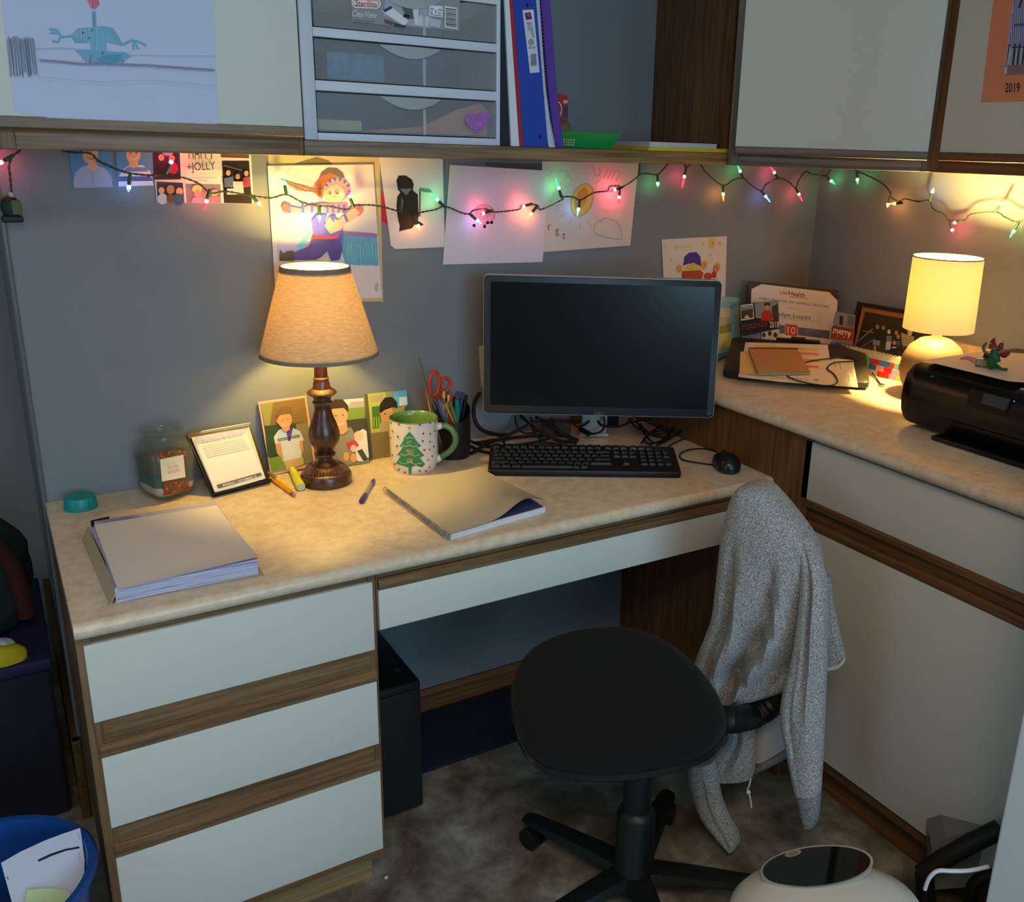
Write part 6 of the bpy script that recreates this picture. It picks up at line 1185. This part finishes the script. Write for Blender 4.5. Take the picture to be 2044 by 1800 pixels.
# waste bin left of the cabinet
WC=np.array([-.175,-.570,0]); BL_=mat('blue_bin_plastic',(24,72,150),.35); t=thing('waste_bin','round blue plastic waste bin beside the drawer cabinet','bin',WC)
b=MB(); b.lathe([(.0001,.002),(.115,.002),(.118,.01),(.152,.320),(.160,.323),(.165,.332),(.160,.338),(.150,.337),(.146,.320),(.114,.012),(.0001,.010)],WC,BL_,56); part('bin_body',b,t)
pb=(np.array([-.13,-.60,.31]),np.array([.1,-.5,.9]))
s=Sheet(pb,[(2,1722),(40,1700),(90,1677),(125,1664),(160,1652),(169,1715),(166,1800),(150,1850),(40,1860)],(206,214,240),.0006); s.poly([(75,1716),(100,1704),(130,1694),(158,1689),(159,1693),(131,1698),(101,1709),(77,1720)],(30,36,50)); s.line([(156,1662),(159,1676)],.9,(120,130,150)); s.line([(157,1701),(159,1712)],.9,(120,130,150)); s.line([(14,1750),(17,1755)],2,(50,60,80))
s.build('discarded_paper','white printed sheet with a black bar lying in the blue bin','paper')
s=Sheet((pb[0]+[0,0,.012],pb[1]),[(54,1776),(95,1772),(140,1778),(140,1830),(40,1850)],(196,222,176),.003); s.build('green_wrapper','pale green paper on top of the white sheet in the bin','paper')
# alcove at the far left: ottoman, toys, backpack
OT=mat('navy_cloth_ottoman',(26,28,42),.95,var=.2,vscale=60,bump=.4,bscale=300); t=thing('storage_ottoman','dark navy cloth storage box in the alcove left of the desk','storage box',(-.33,.24,0))
b=MB(); b.box(-.62,-.035,.02,.46,0,.365,OT,.012); part('box_body',b,t); b=MB(); b.box(-.625,-.030,.015,.465,.367,.395,mat('indigo_lid',(34,28,70),.7),.006); part('lid',b,t)
def blob(name,label,cat,c,r,M,seed,zmin,sq=1):
    bm=bmesh.new(); bmesh.ops.create_icosphere(bm,subdivisions=4,radius=1); V=[]
    for v in bm.verts:
        k=1+.16*mno.noise(v.co*1.4+Vector((seed,0,0)))+.05*mno.noise(v.co*5+Vector((seed,3,0))); V.append((c[0]+v.co.x*k*r[0],c[1]+v.co.y*k*r[1],max(zmin,c[2]+v.co.z*k*r[2])))
    b=MB(); b.add(V,[tuple(v.index for v in f.verts) for f in bm.faces],M,True); bm.free(); return b
t=thing('backpack','dark green stuffed backpack with dark red trim on the alcove box','backpack',(-.20,.24,.397))
part('bag_body',blob(0,0,0,(-.215,.24,.52),(.165,.14,.19),mat('dark_green_cloth',(26,44,44),.95,var=.3,vscale=30),4,.397),t)
b=MB(); P=spline([(-.14,.12,.68),(-.085,.13,.60),(-.068,.13,.52),(-.062,.13,.45)],6); b.tube(P,[.018]*len(P),mat('dark_red_cloth',(60,14,14),.9),10); part('red_trim',b,t)
b=blob(0,0,0,aY(18,1314,.05)*[1,0,1]+np.array([-.01,.055,0]),(.045,.036,.035),mat('yellow_plush',(190,176,30),.9),9,.396); single('plush_toy',b,'yellow soft toy on the front of the alcove box','toy')
b=blob(0,0,0,(-.118,.07,.418),(.026,.022,.021),mat('white_frill',(190,190,200),.9,bump=.8,bscale=90),2,.396); single('paper_frill',b,'crumpled white frill beside the yellow toy','paper')
# ======================= lower right =======================
pcx,pcy=aZ(1662,1800,.33)[:2]; t=thing('air_purifier','oval white air purifier with glossy black display on top','air purifier',(pcx,pcy,0))
vr=np.array([math.cos(-.98),math.sin(-.98)]) # long axis
ax1=np.array([.86,-.51,0]); ax2=np.array([.51,.86,0])
def pu(a,bb,z,k=2.3,n=48,tl=0):
    out=[]
    for i in range(n):
        th=2*math.pi*i/n; c_,s_=math.cos(th),math.sin(th); x=a*abs(c_)**(2/k)*(1 if c_>0 else -1); y=bb*abs(s_)**(2/k)*(1 if s_>0 else -1)
        out.append(np.array([pcx,pcy,0])+ax1*x+ax2*y+np.array([0,0,z+tl*x]))
    return out
b=MB(); b.ring([pu(.157,.110,.0),pu(.166,.120,.02),pu(.168,.123,.20),pu(.166,.121,.27),pu(.160,.115,.300),pu(.145,.101,.322),pu(.110,.075,.337),pu(.07,.05,.343),pu(.01,.01,.345)],mat('purifier_white',(206,202,192),.3)); part('housing',b,t)
pn=(np.array([pcx,pcy,.342]),np.array([-.12,-.10,1.0]))
def ellp(cx,cy,rx,ry,rot,n=48): return [(cx+rx*math.cos(a)*math.cos(rot)-ry*math.sin(a)*math.sin(rot),cy+rx*math.cos(a)*math.sin(rot)+ry*math.sin(a)*math.cos(rot)) for a in [2*math.pi*i/n for i in range(n)]]
s=Sheet((pn[0]+[0,0,.004],pn[1]),ellp(1631,1729,113,42,-.10),mat('silver_bezel_ring',(190,186,178),.25,.5),.010); part('bezel_ring',s.base,t)
s=Sheet((pn[0]+[0,0,.0065],pn[1]),ellp(1630,1728,108,38,-.10),mat('display_glass',(8,8,8),.03,spec=.8),.003); s.ell(1583,1703,17,6,(150,120,96),-.25); s.ell(1583,1703,11,4,(110,100,90),-.25); o=part('display',s.base,t); part('button_print',s.pr,o)
t=thing('power_cable','white power cord running from the purifier to the right','cable',aZ(1880,1750,.2))
b=MB(); vp=(np.array([1.15,-1.28,0]),np.array([-.72,-.69,0])); b.tube(spline([at(1846,1775,*vp),at(1855,1752,*vp),at(1872,1738,*vp),at(1900,1738,*vp),at(1935,1737,*vp),at(1975,1729,*vp)],6),.0035,WPL,8); part('cord',b,t)
t2=thing('power_cable','thin white cable looping over the black rail','cable',aZ(1940,1690,.2)); b=MB(); v2=(np.array([1.28,-1.15,0]),np.array([-.72,-.69,0])); b.tube(spline([at(1936,1682,*v2),at(1946,1664,*v2),at(1964,1654,*v2),at(1992,1652,*v2)],6),.003,WPL,8); part('cord',b,t2)
t=thing('black_cart','black tubular rail and bin frame at the lower right','cart',(1.3,-1.15,0))
b=MB(); v3=(np.array([1.24,-1.12,0]),np.array([-.72,-.69,0])); b.tube([at(1838,1742,*v3),at(1885,1712,*v3),at(1940,1682,*v3),at(1995,1655,*v3)],[.016,.018,.018,.018],BLKM,12); part('rail',b,t)
b=MB(); b.tube(spline([at(1935,1800,*v3),at(1940,1772,*v3),at(1955,1755,*v3),at(1985,1745,*v3)],5),.012,BLKM,10); b.tube([at(1845,1745,*v3),at(1850,1830,*v3),at(1855,1990,*v3)],.018,BLKM,10); part('frame_tube',b,t)
b=MB(); Q=[at(u,v,*v3)+np.array([.05,.05,0]) for u,v in ((1870,1745),(1900,1722),(1985,1700),(2010,1820),(1870,1830))]; b.prism(Q,(.06,.06,0),mat('grey_translucent_bin',(120,124,128),.3)); part('bin_insert',b,t)
